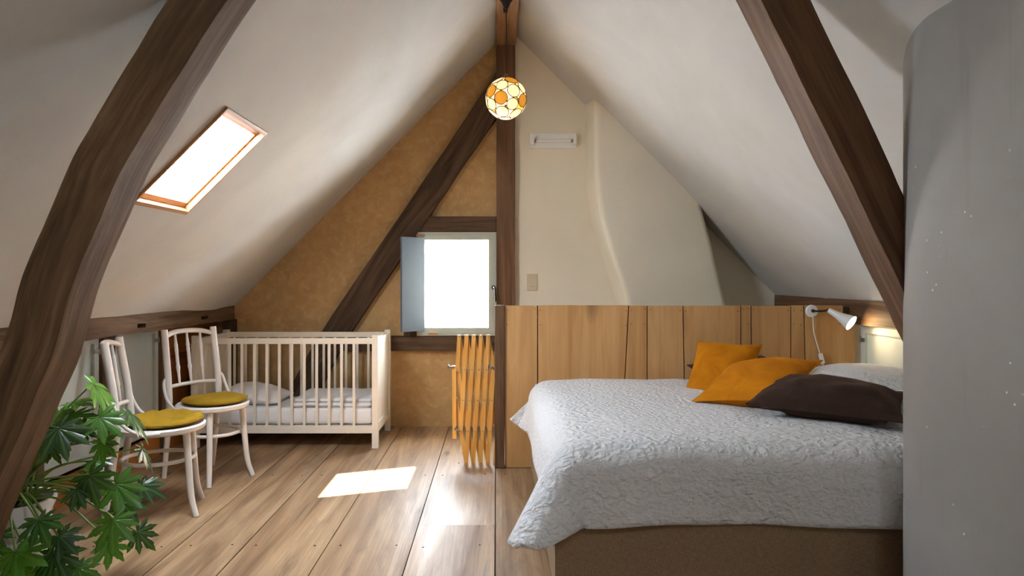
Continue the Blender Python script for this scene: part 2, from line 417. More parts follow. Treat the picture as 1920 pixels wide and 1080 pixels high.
# ceiling: both slopes in one plastered mesh with holes for the left skylight and an added fill skylight
HOLES = [SKY]
FILL_HOLES = [(.62, .96, -.70, -.24)]  # added opening behind the camera on the right slope, lets in fill light
def ceiling():
    bm = bmesh.new()
    def cuts(lo, hi, extra, st):
        e = sorted(set([lo, hi]+extra)); out = []
        for a, b in zip(e, e[1:]):
            n = max(1, round((b-a)/st)); out += [a+(b-a)*k/n for k in range(n)]
        return out+[hi]
    for side in (0, 1):
        holes = HOLES if side == 0 else FILL_HOLES
        xs = cuts(-2.2, .11, [h[0] for h in holes]+[h[1] for h in holes], .08) if side == 0 else cuts(.11, 2.38, [h[0] for h in holes]+[h[1] for h in holes], .08)
        ys = cuts(YF, YB+.02, sum(([h[2], h[3]] for h in holes), []), .1)
        zf = LZ if side == 0 else RZ; nv = Vector((-1, 0, 1)).normalized() if side == 0 else Vector((1, 0, 1)).normalized()
        V = {}
        for i, x in enumerate(xs):
            for j, y in enumerate(ys):
                p = Vector((x, y, zf(x)))
                near = min([max(max(h[0]-x, x-h[1], 0), max(h[2]-y, y-h[3], 0)) for h in holes]+[YB+.02-y if False else 9])
                k = min(1, near/.25) if near < 9 else 1
                k *= min(1, abs(x-.11)/.3)
                amp = noise.noise(Vector((x*1.3, y*1.1, side*7)))*.022+noise.noise(Vector((x*4, y*4, side*7+3)))*.004
                V[i, j] = bm.verts.new(p+nv*amp*k*min(1, max(0, (YB-y)/.4)))
        for i in range(len(xs)-1):
            for j in range(len(ys)-1):
                cx, cy = (xs[i]+xs[i+1])/2, (ys[j]+ys[j+1])/2
                if any(h[0] < cx < h[1] and h[2] < cy < h[3] for h in holes): continue
                bm.faces.new((V[i, j], V[i+1, j], V[i+1, j+1], V[i, j+1]))
    bmesh.ops.remove_doubles(bm, verts=bm.verts, dist=.001)
    # thickness outward
    bmesh.ops.recalc_face_normals(bm, faces=bm.faces)
    ret = bmesh.ops.extrude_face_region(bm, geom=bm.faces[:])
    for v in [g for g in ret['geom'] if isinstance(g, bmesh.types.BMVert)]:
        x = v.co.x
        v.co += Vector((-.022 if x < .1 else (.022 if x > .12 else 0), 0, .022 if abs(x-.11) > .02 else .03))
    o = obj('ceiling', bm, M['ceil'], loc=(0, 2, 1), smooth=True, auto=math.radians(30)); tag(o, kind='structure')
ceiling()

# knee walls, front gable
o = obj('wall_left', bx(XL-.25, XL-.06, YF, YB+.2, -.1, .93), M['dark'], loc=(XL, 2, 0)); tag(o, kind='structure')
o = obj('wall_right', bx(XR+.02, XR+.25, YF, YB+.2, -.1, 1.08), M['cream'], loc=(XR, 2, 0)); tag(o, kind='structure')
bm = prism_y(bmesh.new(), [(-2.6, -.1), (2.6, -.1), (2.6, .85), (.11, 3.34), (-2.6, .62)], YF-.2, YF+.005)
o = obj('wall_front', bm, M['cream'], loc=(0, YF, 0)); tag(o, kind='structure')
# back gable: ochre half with the window opening, cream half
WX0, WX1, WZ0, WZ1 = -.632, -.002, .734, 1.562
bm = bmesh.new(); PX = .07
prism_y(bm, [(-2.5, -.1), (WX0, -.1), (WX0, LZ(WX0)+.03), (-2.05, LZ(-2.05)+.03), (-2.5, LZ(-2.05)+.03)], YB, YB+.22)
prism_y(bm, [(WX0, -.1), (WX1, -.1), (WX1, WZ0), (WX0, WZ0)], YB, YB+.22)
prism_y(bm, [(WX0, WZ1), (WX1, WZ1), (WX1, LZ(WX1)+.03), (WX0, LZ(WX0)+.03)], YB, YB+.22)
prism_y(bm, [(WX1, -.1), (PX, -.1), (PX, LZ(PX)+.03), (WX1, LZ(WX1)+.03)], YB, YB+.22)
bmesh.ops.remove_doubles(bm, verts=bm.verts, dist=.0005)
o = obj('wall_back', bm, M['ochre'], loc=(-1, YB, 0)); tag(o, kind='structure')
bm = prism_y(bmesh.new(), [(PX, -.1), (2.55, -.1), (2.55, RZ(2.2)+.03), (2.2, RZ(2.2)+.03), (.11, 3.22), (PX, LZ(PX)+.03)], YB-.02, YB+.22)
o = obj('wall_back.001', bm, M['cream'], loc=(1, YB, 0)); tag(o, kind='structure')

# chimney breast leaning to the right in front of the cream wall
def chimney():
    left = [(1.01, 0), (1.0, .8), (.985, 1.02), (.93, 1.2), (.85, 1.45), (.79, 1.65), (.755, 1.9), (.745, 2.2), (.745, 2.62)]
    right = [(1.85, 0), (1.79, .8), (1.745, 1.02), (1.70, 1.2), (1.64, 1.45), (1.59, 1.65), (1.55, 1.79)]
    L = catmull([(x, 0, z) for x, z in left], 5); R = catmull([(x, 0, z) for x, z in right], 5)
    def xr(z):
        for a, b in zip(R, R[1:]):
            if a.z <= z <= b.z: return a.x+(b.x-a.x)*(z-a.z)/(b.z-a.z+1e-9)
        return RZ(z)+.06
    bm = bmesh.new(); rings = []; r = .045; yf, yb = 5.17, YB
    for p in L:
        x0, x1 = p.x, min(xr(p.z), 3.36-p.z); ring = [(x0-.03, yb)]
        for k in range(7):
            a = PI/2*k/6; ring.append((x0+r-r*math.cos(a), yf+r-r*math.sin(a)))
        for k in range(1, 8): ring.append((x0+r+(x1-x0-2*r)*k/8, yf))
        for k in range(7):
            a = PI/2*k/6; ring.append((x1-r+r*math.sin(a), yf+r-r*math.cos(a)))
        ring.append((x1+.02, yb))
        rings.append([bm.verts.new((x+noise.noise(Vector((x*3, y*3, p.z*3)))*.008, y+noise.noise(Vector((x*3, 5, p.z*3)))*.008, p.z)) for x, y in ring])
    n = len(rings[0])
    for a, b in zip(rings, rings[1:]):
        for k in range(n): bm.faces.new((a[k], a[(k+1) % n], b[(k+1) % n], b[k]))
    bm.faces.new(rings[0][::-1]); bm.faces.new(rings[-1])
    o = obj('chimney_breast', bm, M['cream'], loc=(1.2, 5.35, 0), smooth=True, auto=math.radians(50))
    tag(o, 'cream plastered chimney breast leaning right against the back wall behind the partition', 'chimney')
chimney()

# grey rendered enclosure on the right with a rounded corner, running up into the right slope
def grey_wall():
    x0, yc, r, th = 1.318, 2.04, .62, .1
    path = [(x0, y) for y in [YF+.02+(yc-YF-.02)*k/14 for k in range(15)]]
    A = math.radians(37)
    path += [(x0+r-r*math.cos(A*k/12), yc+r*math.sin(A*k/12)) for k in range(1, 13)]
    r2 = .10; cx, cy = path[-1][0]+r2*math.cos(A), path[-1][1]-r2*math.sin(A)
    path += [(cx-r2*math.cos(A+(PI/2-A)*k/8), cy+r2*math.sin(A+(PI/2-A)*k/8)) for k in range(1, 9)]
    xe, ye = path[-1]
    path += [(xe+(XR+.02-xe)*k/5, ye) for k in range(1, 6)]
    bm = bmesh.new(); rings = []
    for i, (x, y) in enumerate(path):
        a = Vector(path[max(i-1, 0)]); b = Vector(path[min(i+1, len(path)-1)]); t = (b-a).normalized(); nn = Vector((t.y, -t.x))
        xi, yi = x+nn.x*th, y+nn.y*th
        col = []
        for xx, yy in ((x, y), (xi, yi)):
            zt = RZ(xx)+.03
            col.append([bm.verts.new((xx, yy, zt*k/24)) for k in range(25)])
        rings.append(col)
    for a, b in zip(rings, rings[1:]):
        for k in range(24):
            bm.faces.new((a[0][k], b[0][k], b[0][k+1], a[0][k+1])); bm.faces.new((a[1][k], a[1][k+1], b[1][k+1], b[1][k]))
        bm.faces.new((a[0][24], b[0][24], b[1][24], a[1][24])); bm.faces.new((a[0][0], a[1][0], b[1][0], b[0][0]))
    for e in (rings[0], rings[-1]):
        for k in range(24): bm.faces.new((e[0][k], e[0][k+1], e[1][k+1], e[1][k]))
    o = obj('partition_wall', bm, M['grey'], loc=(1.8, 1.5, 0), smooth=True, auto=math.radians(40))
    tag(o, 'smooth grey rendered wall with rounded corner at the right, beside the bed', 'wall')
grey_wall()

# ------------------------------------------------------------------ timbers
def offset_curve(pts, w0, w1, side):
    out = []
    for i, p in enumerate(pts):
        a = Vector(pts[max(i-1, 0)]); b = Vector(pts[min(i+1, len(pts)-1)]); t = (b-a).normalized()
        n = Vector((-t.y, t.x))*side; w = w0+(w1-w0)*i/(len(pts)-1)
        q = Vector(p)+n*w; out.append((q.x, q.y))
    return out
dl = 2.08
inn = [(-.60, 2.36)]+[(at(u, v, dl).x, at(u, v, dl).z) for u, v in ((425, 0), (356, 106), (256, 272), (222, 333), (189, 411), (150, 500), (128, 560), (96, 671), (63, 753), (29, 834), (0, 895))]+[(-1.60, .38), (-1.72, .0)]
timber('truss_beam', M['oak'], offset_curve(inn, .148, .158, -1), inn, dl, 2.225, 'curved dark oak truss leg rising from the left behind the potted plant')
dr = 2.30
inn = [(at(u, v, dr).x, at(u, v, dr).z) for u, v in ((1365, -120), (1427, 0), (1492, 130), (1560, 268), (1627, 405), (1694, 545), (1745, 650))]
timber('truss_beam.001', M['oak_red'], offset_curve(inn, .152, .135, 1), inn, dr, 2.455, 'straight sloping oak truss leg on the right above the bed')
# ridge beam, king post, brace and rails of the back gable
o = obj('ridge_beam', beam_box(.0, .155, YF+.02, 5.42, 3.04, 3.2), M['oak_ridge'], loc=(.078, 2, 3.04), bevel=.006); tag(o, 'oak ridge beam running along the peak of the ceiling', 'beam')
o = obj('king_post', beam_box(.004, .152, 5.42, 5.51, .0, 3.12), M['oak_red'], loc=(.078, 5.46, 0), bevel=.006); tag(o, 'upright oak post in the middle of the back gable wall', 'post')
timber('brace', M['oak_dark'], [(-.0, 2.83), (-.402, 2.22), (-.906, 1.479), (-1.38, .777), (-1.639, .315), (-1.80, .005)], [(.0, 2.46), (-.275, 2.068), (-.627, 1.543), (-1.143, .777), (-1.317, .47), (-1.53, .005)], 5.415, 5.51, 'long dark diagonal oak brace crossing the ochre back wall')
o = obj('window_rail', beam_box(-.63, .003, 5.43, 5.51, 1.563, 1.685), M['oak_dark'], loc=(-.3, 5.47, 1.563), bevel=.005); tag(o, 'short dark oak rail above the small window', 'beam')
o = obj('window_rail.001', beam_box(-1.22, .003, 5.43, 5.51, .614, .73), M['oak_dark'], loc=(-.4, 5.47, .614), bevel=.005); tag(o, 'dark oak rail below the small window', 'beam')
o = obj('window_stud', beam_box(-.735, -.634, 5.435, 5.51, .73, 1.30), M['oak_dark'], loc=(-.68, 5.47, .73), bevel=.005); tag(o, 'short upright dark stud left of the window behind the shutter', 'post')
# sill beams (wall plates)
def plate(name, pts, z0, label, mat, pockets=()):
    """wall plate with sloping top: pts inner (x,y,ztop); pockets cut in its inner face"""
    bm = bmesh.new(); rings = []; lay = bm.verts.layers.float_vector.new('grain')
    ys = sorted(set([pts[0][1]+(pts[-1][1]-pts[0][1])*k/24 for k in range(25)]+[p for q in pockets for p in q[:2]]))
    s = 1 if pts[0][0] < 0 else -1
    for y in ys:
        t = (y-pts[0][1])/(pts[-1][1]-pts[0][1]); xi = pts[0][0]+(pts[-1][0]-pts[0][0])*t; zt = pts[0][2]+(pts[-1][2]-pts[0][2])*t
        zl = z0[0]+(z0[1]-z0[0])*t+noise.noise(Vector((1, y*2, 0)))*.008
        zs = [zl, zl+.03, zl+.055, zt]
        ring = [bm.verts.new((xi+noise.noise(Vector((y*3, z*9, 2)))*.006, y, z)) for z in zs]+[bm.verts.new((xi-s*.34, y, zt)), bm.verts.new((xi-s*.34, y, zl))]
        for v in ring: v[lay] = (v.co.y, v.co.x, v.co.z)
        rings.append(ring)
    pf = []
    for i, (a, b) in enumerate(zip(rings, rings[1:])):
        for k in range(6):
            f = bm.faces.new((a[k], a[(k+1) % 6], b[(k+1) % 6], b[k]))
            if k == 1 and any(q[0]-1e-6 <= ys[i] and ys[i+1] <= q[1]+1e-6 for q in pockets): pf.append(f)
    bm.faces.new(rings[0][::-1]); bm.faces.new(rings[-1])
    bmesh.ops.recalc_face_normals(bm, faces=bm.faces)
    if pf:
        r = bmesh.ops.extrude_face_region(bm, geom=pf)
        for v in [g for g in r['geom'] if isinstance(g, bmesh.types.BMVert)]: v.co.x -= s*.05
        bmesh.ops.delete(bm, geom=pf, context='FACES_ONLY')
    o = obj(name, bm, mat, loc=(pts[0][0], pts[0][1], z0[0]), smooth=False)
    tag(o, label, 'beam')
plate('wall_plate', [(-2.045, YF+.02, 1.03), (-2.105, 5.515, .972)], (.915, .862), 'brown oak wall plate along the left eaves with two mortise notches', M['oak'], [(3.98, 4.08), (4.86, 4.98)])
plate('wall_plate.001', [(2.235, 2.43, 1.06), (2.235, 5.515, 1.06)], (.915, .905), 'oak wall plate along the right eaves beside the wall lamp', M['oak_red'])
# left eaves: corner post, posts, boards, baseboard and doors
o = obj('corner_post', beam_box(-2.17, -2.085, 5.42, 5.505, .0, .864), M['oak_dark'], loc=(-2.13, 5.46, 0), bevel=.004); tag(o, 'dark corner post between the orange boards and the back wall', 'post')
for k, (y0, y1, lab) in enumerate(((3.93, 4.06, 'brown oak post between the two grey cupboard doors'), (4.62, 4.72, 'brown oak post between grey cupboard door and orange boards'), (3.36, 3.42, 'brown oak post left of the nearest grey cupboard door'))):
    o = obj('eaves_post' if not k else 'eaves_post.%03d' % k, beam_box(XL-.08, XL+.02, y0, y1, 0, .88), M['oak'], loc=(XL, (y0+y1)/2, 0), bevel=.004); tag(o, lab, 'post')
pn = thing('board_panel', 'orange pine boarding under the left eaves behind the white crib', 'panel', (XL, 5.05, 0))
for k in range(4):
    z0 = .02+k*.21; obj('plank', bx(XL-.05, XL-.02, 4.725, 5.495, z0+.002, z0+.206), M['board_orange'], pn, loc=(XL-.03, 5.05, z0), bevel=.003)
o = obj('baseboard_left', bx(XL-.02, XL+.005, 3.0, 5.4, .0, .14), M['board_orange'], loc=(XL, 4, 0), bevel=.003); tag(o, kind='structure')
def cup_door(name, y0, y1, label, side, z0=.165, z1=.868):
    x = XL if side < 0 else XR; s = 1 if side < 0 else -1
    t = thing(name, label, 'cupboard door', (x, (y0+y1)/2, z0))
    w = .045; bm = bmesh.new()
    for a, b, c, d in ((y0, y0+w, z0, z1), (y1-w, y1, z0, z1), (y0+w, y1-w, z1-w, z1), (y0+w, y1-w, z0, z0+w)): box(bm, min(x-s*.03, x), max(x-s*.03, x), a, b, c, d)
    obj('door_frame', bm, M['door'], t, loc=(x, (y0+y1)/2, z0), bevel=.0025)
    obj('door_panel', bx(min(x-s*.030, x-s*.016), max(x-s*.030, x-s*.016), y0+w-.006, y1-w+.006, z0+w-.006, z1-w+.006), M['door'], t, loc=(x, (y0+y1)/2, z0+w))
    for z in (z0+.07, z1-.09):
        bm = bx(min(x, x+s*.006), max(x, x+s*.006), y1-.05, y1-.004, z-.012, z+.012); tube(bm, [(x+s*.004, y1-.002, z-.02), (x+s*.004, y1-.002, z+.02)], .006, 8)
        obj('hinge', bm, M['steel'], t, loc=(x, y1, z))
    obj('knob', lathe(bmesh.new(), [(.004, 0), (.004, .012), (.011, .016), (.011, .024), (.006, .028)], (x, y0+.022, z0+.38), 14, Matrix.Rotation(s*PI/2, 3, 'Y')), M['steel'], t, loc=(x, y0+.02, z0+.38), smooth=True)
    return t
cup_door('cupboard_door', 3.44, 3.92, 'pale grey cupboard door under the left eaves behind the nearest chair and plant', -1)
cup_door('cupboard_door.001', 4.075, 4.61, 'pale grey cupboard door under the left eaves between the two chairs', -1)
cup_door('cupboard_door.002', 3.60, 4.285, 'pale grey cupboard door under the right eaves behind the pillow', 1, .2, .90)

# ------------------------------------------------------------------ windows
def frame_box(bm, x0, x1, z0, z1, y0, y1, w):
    box(bm, x0, x0+w, y0, y1, z0, z1); box(bm, x1-w, x1, y0, y1, z0, z1)
    box(bm, x0+w, x1-w, y0, y1, z1-w, z1); box(bm, x0+w, x1-w, y0, y1, z0, z0+w)
    return bm
w = thing('window_1', None, None, (-.316, 5.5, WZ0), kind='structure')
obj('window_frame', frame_box(bmesh.new(), WX0+.002, WX1+.004, WZ0+.002, WZ1-.002, 5.425, 5.56, .03), M['winframe'], w, loc=(-.316, 5.5, WZ0), bevel=.003)
sx0, sx1, sz0, sz1 = WX0+.0315, WX1-.0255, WZ0+.0315, WZ1-.0315
obj('sash', frame_box(bmesh.new(), sx0, sx1, sz0, sz1, 5.445, 5.49, .032), M['winframe'], w, loc=(-.316, 5.47, sz0), bevel=.004)
obj('pane', bx(sx0+.03, sx1-.03, 5.464, 5.468, sz0+.03, sz1-.03), M['glass'], w, loc=(-.316, 5.466, sz0))
bm = bmesh.new(); tube(bm, catmull([(-.02, 5.42, 1.12), (-.012, 5.40, 1.12), (-.008, 5.39, 1.10), (-.004, 5.385, 1.04), (-.004, 5.39, 1.01)], 5), .0075, 8); lathe(bm, [(.016, 0), (.016, .006)], (-.02, 5.425, 1.12), 14, Matrix.Rotation(PI/2, 3, 'X'))
obj('window_handle', bm, M['iron'], w, loc=(-.02, 5.41, 1.05), smooth=True)
for z, x in ((1.535, -.60), (.755, -.50)):
    obj('wooden_block', bx(x-.035, x+.035, 5.415, 5.43, z-.009, z+.009), M['sky_frame'], w, loc=(x, 5.42, z), bevel=.003)
# shutter: folded into the room, hinged at the left jamb
sh = thing('window_shutter', 'pale blue wooden shutter swung open at the left of the small window', 'shutter', (-.572, 5.412, .778))
hx, hy, ex, ey = -.572, 5.412, -.730, 5.262
ang = math.atan2(ey-hy, ex-hx); Ls = math.hypot(ex-hx, ey-hy)
o = obj('shutter_board', bx(.004, Ls, -.011, .011, .0, .735), M['shutter'], sh, bevel=.003); o.rotation_euler = (0, 0, ang)
for z in (.06, .655):
    o = obj('batten', bx(.02, Ls-.02, -.02, -.0112, z, z+.04), M['shutter'], sh, bevel=.002); o.rotation_euler = (0, 0, ang)
for z in (.1, .62):
    o = obj('hinge', tube(bmesh.new(), [(0, 0, z), (0, 0, z+.06)], .007, 8), M['steel'], sh); o.rotation_euler = (0, 0, ang)

def skylight(n, x0, x1, y0, y1, side=-1):
    zf = LZ if side < 0 else RZ
    w = thing('window_%d' % n, None, None, ((x0+x1)/2, (y0+y1)/2, zf((x0+x1)/2)), kind='structure')
    L = (x1-x0)*math.sqrt(2); W = y1-y0
    rot = Matrix.Rotation(-PI/4 if side < 0 else PI/4, 4, 'Y')      # local x runs up / down the slope
    def put(name, bm, mat, bev=0):
        bmesh.ops.transform(bm, matrix=rot, verts=bm.verts); return obj(name, bm, mat, w, bevel=bev)
    f = .022
    for a in ((-L/2, -L/2+f, -W/2, W/2), (L/2-f, L/2, -W/2, W/2)): put('reveal_board', bx(a[0]-.0, a[1], a[2], a[3], -.012, .042), M['sky_frame'], .002)
    for a in ((-L/2+f, L/2-f, -W/2, -W/2+.012), (-L/2+f, L/2-f, W/2-.012, W/2)): put('reveal_board', bx(*a, -.012, .042), M['sky_frame'], .002)
    bm = bmesh.new(); s = .03
    for a in ((-L/2+f, -L/2+f+s, -W/2+.012, W/2-.012), (L/2-f-s, L/2-f, -W/2+.012, W/2-.012)): box(bm, *a, .018, .04)
    for a in ((-L/2+f+s, L/2-f-s, -W/2+.012, -W/2+.03), (-L/2+f+s, L/2-f-s, W/2-.03, W/2-.012)): box(bm, *a, .018, .04)
    put('sash', bm, M['sky_frame'], .002)
    put('pane', bx(-L/2+f+.01, L/2-f-.01, -W/2+.02, W/2-.02, .028, .032), M['glass'])
    pd = bpy.data.lights.new('window_portal', 'AREA'); pd.shape = 'RECTANGLE'; pd.size = L; pd.size_y = W; pd.cycles.is_portal = True
    po = bpy.data.objects.new('window_portal', pd); C.objects.link(po); po.parent = w
    po.matrix_local = rot @ Matrix.Translation((0, 0, .05))
skylight(2, *SKY)
skylight(3, *FILL_HOLES[0], side=1)  # added skylight, out of view, to brighten the left slope and beam faces
pd = bpy.data.lights.new('window_portal', 'AREA'); pd.shape = 'RECTANGLE'; pd.size = .6; pd.size_y = .8; pd.cycles.is_portal = True
po = bpy.data.objects.new('window_portal', pd); C.objects.link(po); po.location = (-.316, 5.6, 1.148); po.rotation_euler = (-PI/2, 0, 0)

# ------------------------------------------------------------------ neighbouring house seen through the window
M['render'] = plaster('white outside render', srgb(214, 210, 202), srgb(228, 225, 218), 1.5, .01)
M['tile'] = plaster('weathered roof tile', srgb(150, 120, 104), srgb(176, 146, 128), 5, .01)
nh = thing('neighbour_house', 'white rendered house with tiled roof outside, seen through the small window', 'house', (-1, 11.5, -3))
obj('wall', bx(-6, 5, 11, 15, -3, 1.62), M['render'], nh, loc=(-1, 11, -3))
bm = bmesh.new(); a_ = [bm.verts.new(p) for p in ((-6.3, 10.7, 1.5), (5.3, 10.7, 1.5), (5.3, 13.2, 3.9), (-6.3, 13.2, 3.9), (-6.3, 13.2, 3.7), (5.3, 13.2, 3.7))]
bm.faces.new(a_[:4]); bm.faces.new((a_[0], a_[4], a_[5], a_[1])); bm.faces.new((a_[3], a_[2], a_[5], a_[4])); bm.faces.new((a_[0], a_[3], a_[4])); bm.faces.new((a_[1], a_[5], a_[2]))
obj('roof', bm, M['tile'], nh, loc=(-1, 11, 1.5))
bm = bmesh.new()
for r_ in range(12):
    y, z = 10.72+r_*.2, 1.53+r_*.192
    for k in range(48):
        x = -6.2+k*.24; p = [(x+.005, y, z), (x+.235, y, z), (x+.235, y+.22, z+.2), (x+.005, y+.22, z+.2)]
        t_ = [bm.verts.new((q[0], q[1]-.012, q[2]+.03)) for q in p]; b_ = [bm.verts.new(q) for q in p]
        bm.faces.new(t_); bm.faces.new((b_[0], b_[1], t_[1], t_[0])); bm.faces.new((b_[1], b_[2], t_[2], t_[1])); bm.faces.new((b_[3], b_[0], t_[0], t_[3]))
o = obj('roof_tile', bm, M['tile'], nh, loc=(-1, 11, 1.5)); o['kind'] = 'stuff'
wf = obj('window_frame', frame_box(bmesh.new(), -1.05, -.72, .28, .62, 10.96, 11.02, .04), M['winframe'], nh, loc=(-.88, 11, .28))
obj('pane', bx(-1.01, -.76, 10.985, 10.995, .32, .58), M['dark'], wf, loc=None)
wf.children[0].location = -Vector((-.88, 11, .28))

# ------------------------------------------------------------------ partition behind the bed
pt = thing('partition', 'low honey pine board partition with a dark end post behind the bed', 'partition', (1.1, 4.33, 0))
PY0, PY1 = 4.30, 4.335
xw = lambda u: (u-930)*4.30/1280
cutsT = [946, 1008, 1179, 1213.5, 1280.5, 1389, 1408, 1483, 1507, 1580]
cutsB = [946, 1008, 1163, 1213.5, 1286, 1389, 1409, 1483, 1514, 1603]
for k in range(len(cutsT)-1):
    g = .0034; t0, t1, b0, b1 = xw(cutsT[k])+g, xw(cutsT[k+1])-g, xw(cutsB[k])+g, xw(cutsB[k+1])-g
    zt = 1.021+random.uniform(-.002, .003)
    if k < 8: poly = [(b0, 0.003), (b1, .003), (t1, zt), (t0, zt)]
    else: poly = [(b0, .003), (xw(1603), .003), (xw(1603), .89), (xw(1580), .89), (xw(1580), zt), (t0, zt)]
    y = random.uniform(-.002, .002)
    obj('plank', prism_y(bmesh.new(), poly, PY0+y, PY1), M['board'], pt, loc=((b0+b1)/2, PY0, 0), bevel=.0025, grain=2)
obj('end_post', beam_box(-.008, .052, 4.285, 4.40, 0.002, 1.023, jitter=.0015), M['oak_red'], pt, loc=(.022, 4.34, 0), bevel=.003)
obj('gap_light_block', bx(.06, xw(1570), PY1+.004, PY1+.016, .01, .945), M['oak_dark'], pt, loc=(1.1, PY1, .01))  # added unseen board, stops window light showing through the plank gaps
obj('cap_rail', bx(.055, xw(1580), PY1, PY1+.06, .95, 1.018), M['oak'], pt, loc=(1.1, PY1, .95), bevel=.003)
bm = bmesh.new()
for k in range(9):
    a, b = xw(cutsT[k]), xw(cutsT[k+1])
    for z in (.995, .90):
        for x in (a+.018, b-.018):
            if z < .95 and random.random() < .55: continue
            lathe(bm, [(.003, 0), (.0025, .0025)], (x, PY0-.002, z+random.uniform(-.008, .008)), 8, Matrix.Rotation(PI/2, 3, 'X'))
o = obj('nail_head', bm, M['iron'], pt, loc=(1.1, PY0, .95)); o['kind'] = 'stuff'

# ------------------------------------------------------------------ bed
BX0, BX1, BY0, BY1, BZ = .205, 2.235, 2.49, 4.22, .575
bed = thing('bed', 'double bed with brown linen box base beside the grey wall', 'bed', (1.2, 3.35, 0))
obj('bed_base', bx(BX0+.012, BX1, BY0+.012, BY1-.02, .04, .325), M['linen'], bed, loc=(1.2, 3.35, .04), bevel=.012)
bmm = bx(BX0+.035, BX1, BY0+.04, BY1-.04, .327, BZ-.03)
obj('mattress', bmm, M['sheet'], bed, loc=(1.2, 3.35, .327), bevel=.115, smooth=True, seg=6)
for x in (BX0+.08, BX1-.1):
    for y in (BY0+.09, BY1-.1): obj('leg', lathe(bmesh.new(), [(.022, 0), (.028, .04)], (x, y, .0005), 14), M['oak_dark'], bed, loc=(x, y, 0))

def hump(x, y):
    def blob(cx, cy, hx, hy, h):
        a, b = abs(x-cx)/hx, abs(y-cy)/hy
        return h*max(0, 1-a**2.6)**.8*max(0, 1-b**2.6)**.8 if a < 1 and b < 1 else 0
    z = blob(2.06, 3.80, .33, .36, .135)+blob(2.06, 3.0, .33, .38, .12)
    return z
def coverlet():
    R = .115; NA, NB = 120, 110
    aF, aH = -.235, BX1-BX0-.01          # foot overhang .. head
    bN, bF = -.228, BY1-BY0+.10          # near overhang .. far side (tucked down behind)
    W = BY1-BY0
    def prof(e, fl):         # e: length past the start of the roll -> (outward, drop)
        arc = R*PI/2
        if e <= arc: t = e/R; return R*math.sin(t), R*(1-math.cos(t))
        s = e-arc; return R+s*math.sin(fl), R+s*math.cos(fl)
    bm = bmesh.new(); G = []
    for i in range(NA+1):
        a = aF+(aH-aF)*i/NA; row = []
        for j in range(NB+1):
            b = bN+(bF-bN)*j/NB
            ea = max(0, R-a); eb = max(0, R-b); ef = max(0, b-(W-R))
            x = BX0+max(a, R); y = BY0+min(max(b, R), W-R); z = BZ
            z += hump(x, y)+noise.noise(Vector((x*2.2, y*2.2, 1)))*.014*min(1, a/.3 if a > 0 else 0)+noise.noise(Vector((x*7, y*7, 4)))*.004
            if ef > 0 and ea <= 0:
                o_, d_ = prof(min(ef, .11), .0); y += min(o_, .05); z -= d_
            elif ea > 0 and eb > 0:
                psi = math.atan2(eb, ea); e = math.hypot(ea, eb)
                e = min(e, max(ea, eb)*1.16)
                o_, d_ = prof(e, .10); k = math.sin(2*psi)**1.5*max(0, e-.1)/.3
                o_ += .19*k; d_ -= .02*k
                x -= o_*math.cos(psi)*1.05; y -= o_*math.sin(psi); z -= d_
            elif ea > 0:
                far = max(0, 1-(W-b)/.24)**1.3 if b < W+.2 else 1
                o_, d_ = prof(ea, .05+.02*math.sin(b*9)+.75*min(1, far)); x -= o_; z -= d_*(1-.03*far)
            elif eb > 0:
                o_, d_ = prof(eb, .06+.03*math.sin(a*5+.7)); y -= o_; z -= d_
                y -= .012*math.sin(a*7.3)*min(1, eb/.3)
                z += noise.noise(Vector((a*3, 0, 8)))*.010*min(1, eb/.3)
            row.append(bm.verts.new((x, y, z)))
        G.append(row)
    for i in range(NA):
        for j in range(NB): bm.faces.new((G[i][j], G[i+1][j], G[i+1][j+1], G[i][j+1]))
    o = obj('coverlet', bm, M['quilt'], loc=(1.2, 3.3, BZ), smooth=True)
    md = o.modifiers.new('thick', 'SOLIDIFY'); md.thickness = .011; md.offset = 1
    tag(o, 'white puckered quilted bedspread draped over the double bed and its pillows', 'bedspread')
coverlet()

def cushion_bm(w, h, t, wr=.014, seed=0, n=26, pinch=.12, ex=.6):
    bm = bmesh.new(); sides = []
    for s in (1, -1):
        g = []
        for i in range(n+1):
            row = []
            for j in range(n+1):
                u, v = math.sin((2*i/n-1)*PI/2), math.sin((2*j/n-1)*PI/2)
                x = w/2*u*(1-pinch*(1-v*v)*u*u*.6); y = h/2*v*(1-pinch*(1-u*u)*v*v*.6)
                th = t/2*((1-abs(u)**2.5)*(1-abs(v)**2.5))**ex
                k = ((1-u*u)*(1-v*v))**.3
                q = noise.noise(Vector((x*9+seed, y*9, s*3)))*wr*1.3*k+noise.noise(Vector((x*22+seed, y*22, s*5)))*wr*.5*k
                row.append(bm.verts.new((x, y, s*(th+q))))
            g.append(row)
        for i in range(n):
            for j in range(n):
                f = (g[i][j], g[i+1][j], g[i+1][j+1], g[i][j+1]); bm.faces.new(f if s > 0 else f[::-1])
    bmesh.ops.remove_doubles(bm, verts=bm.verts, dist=.0015)
    return bm
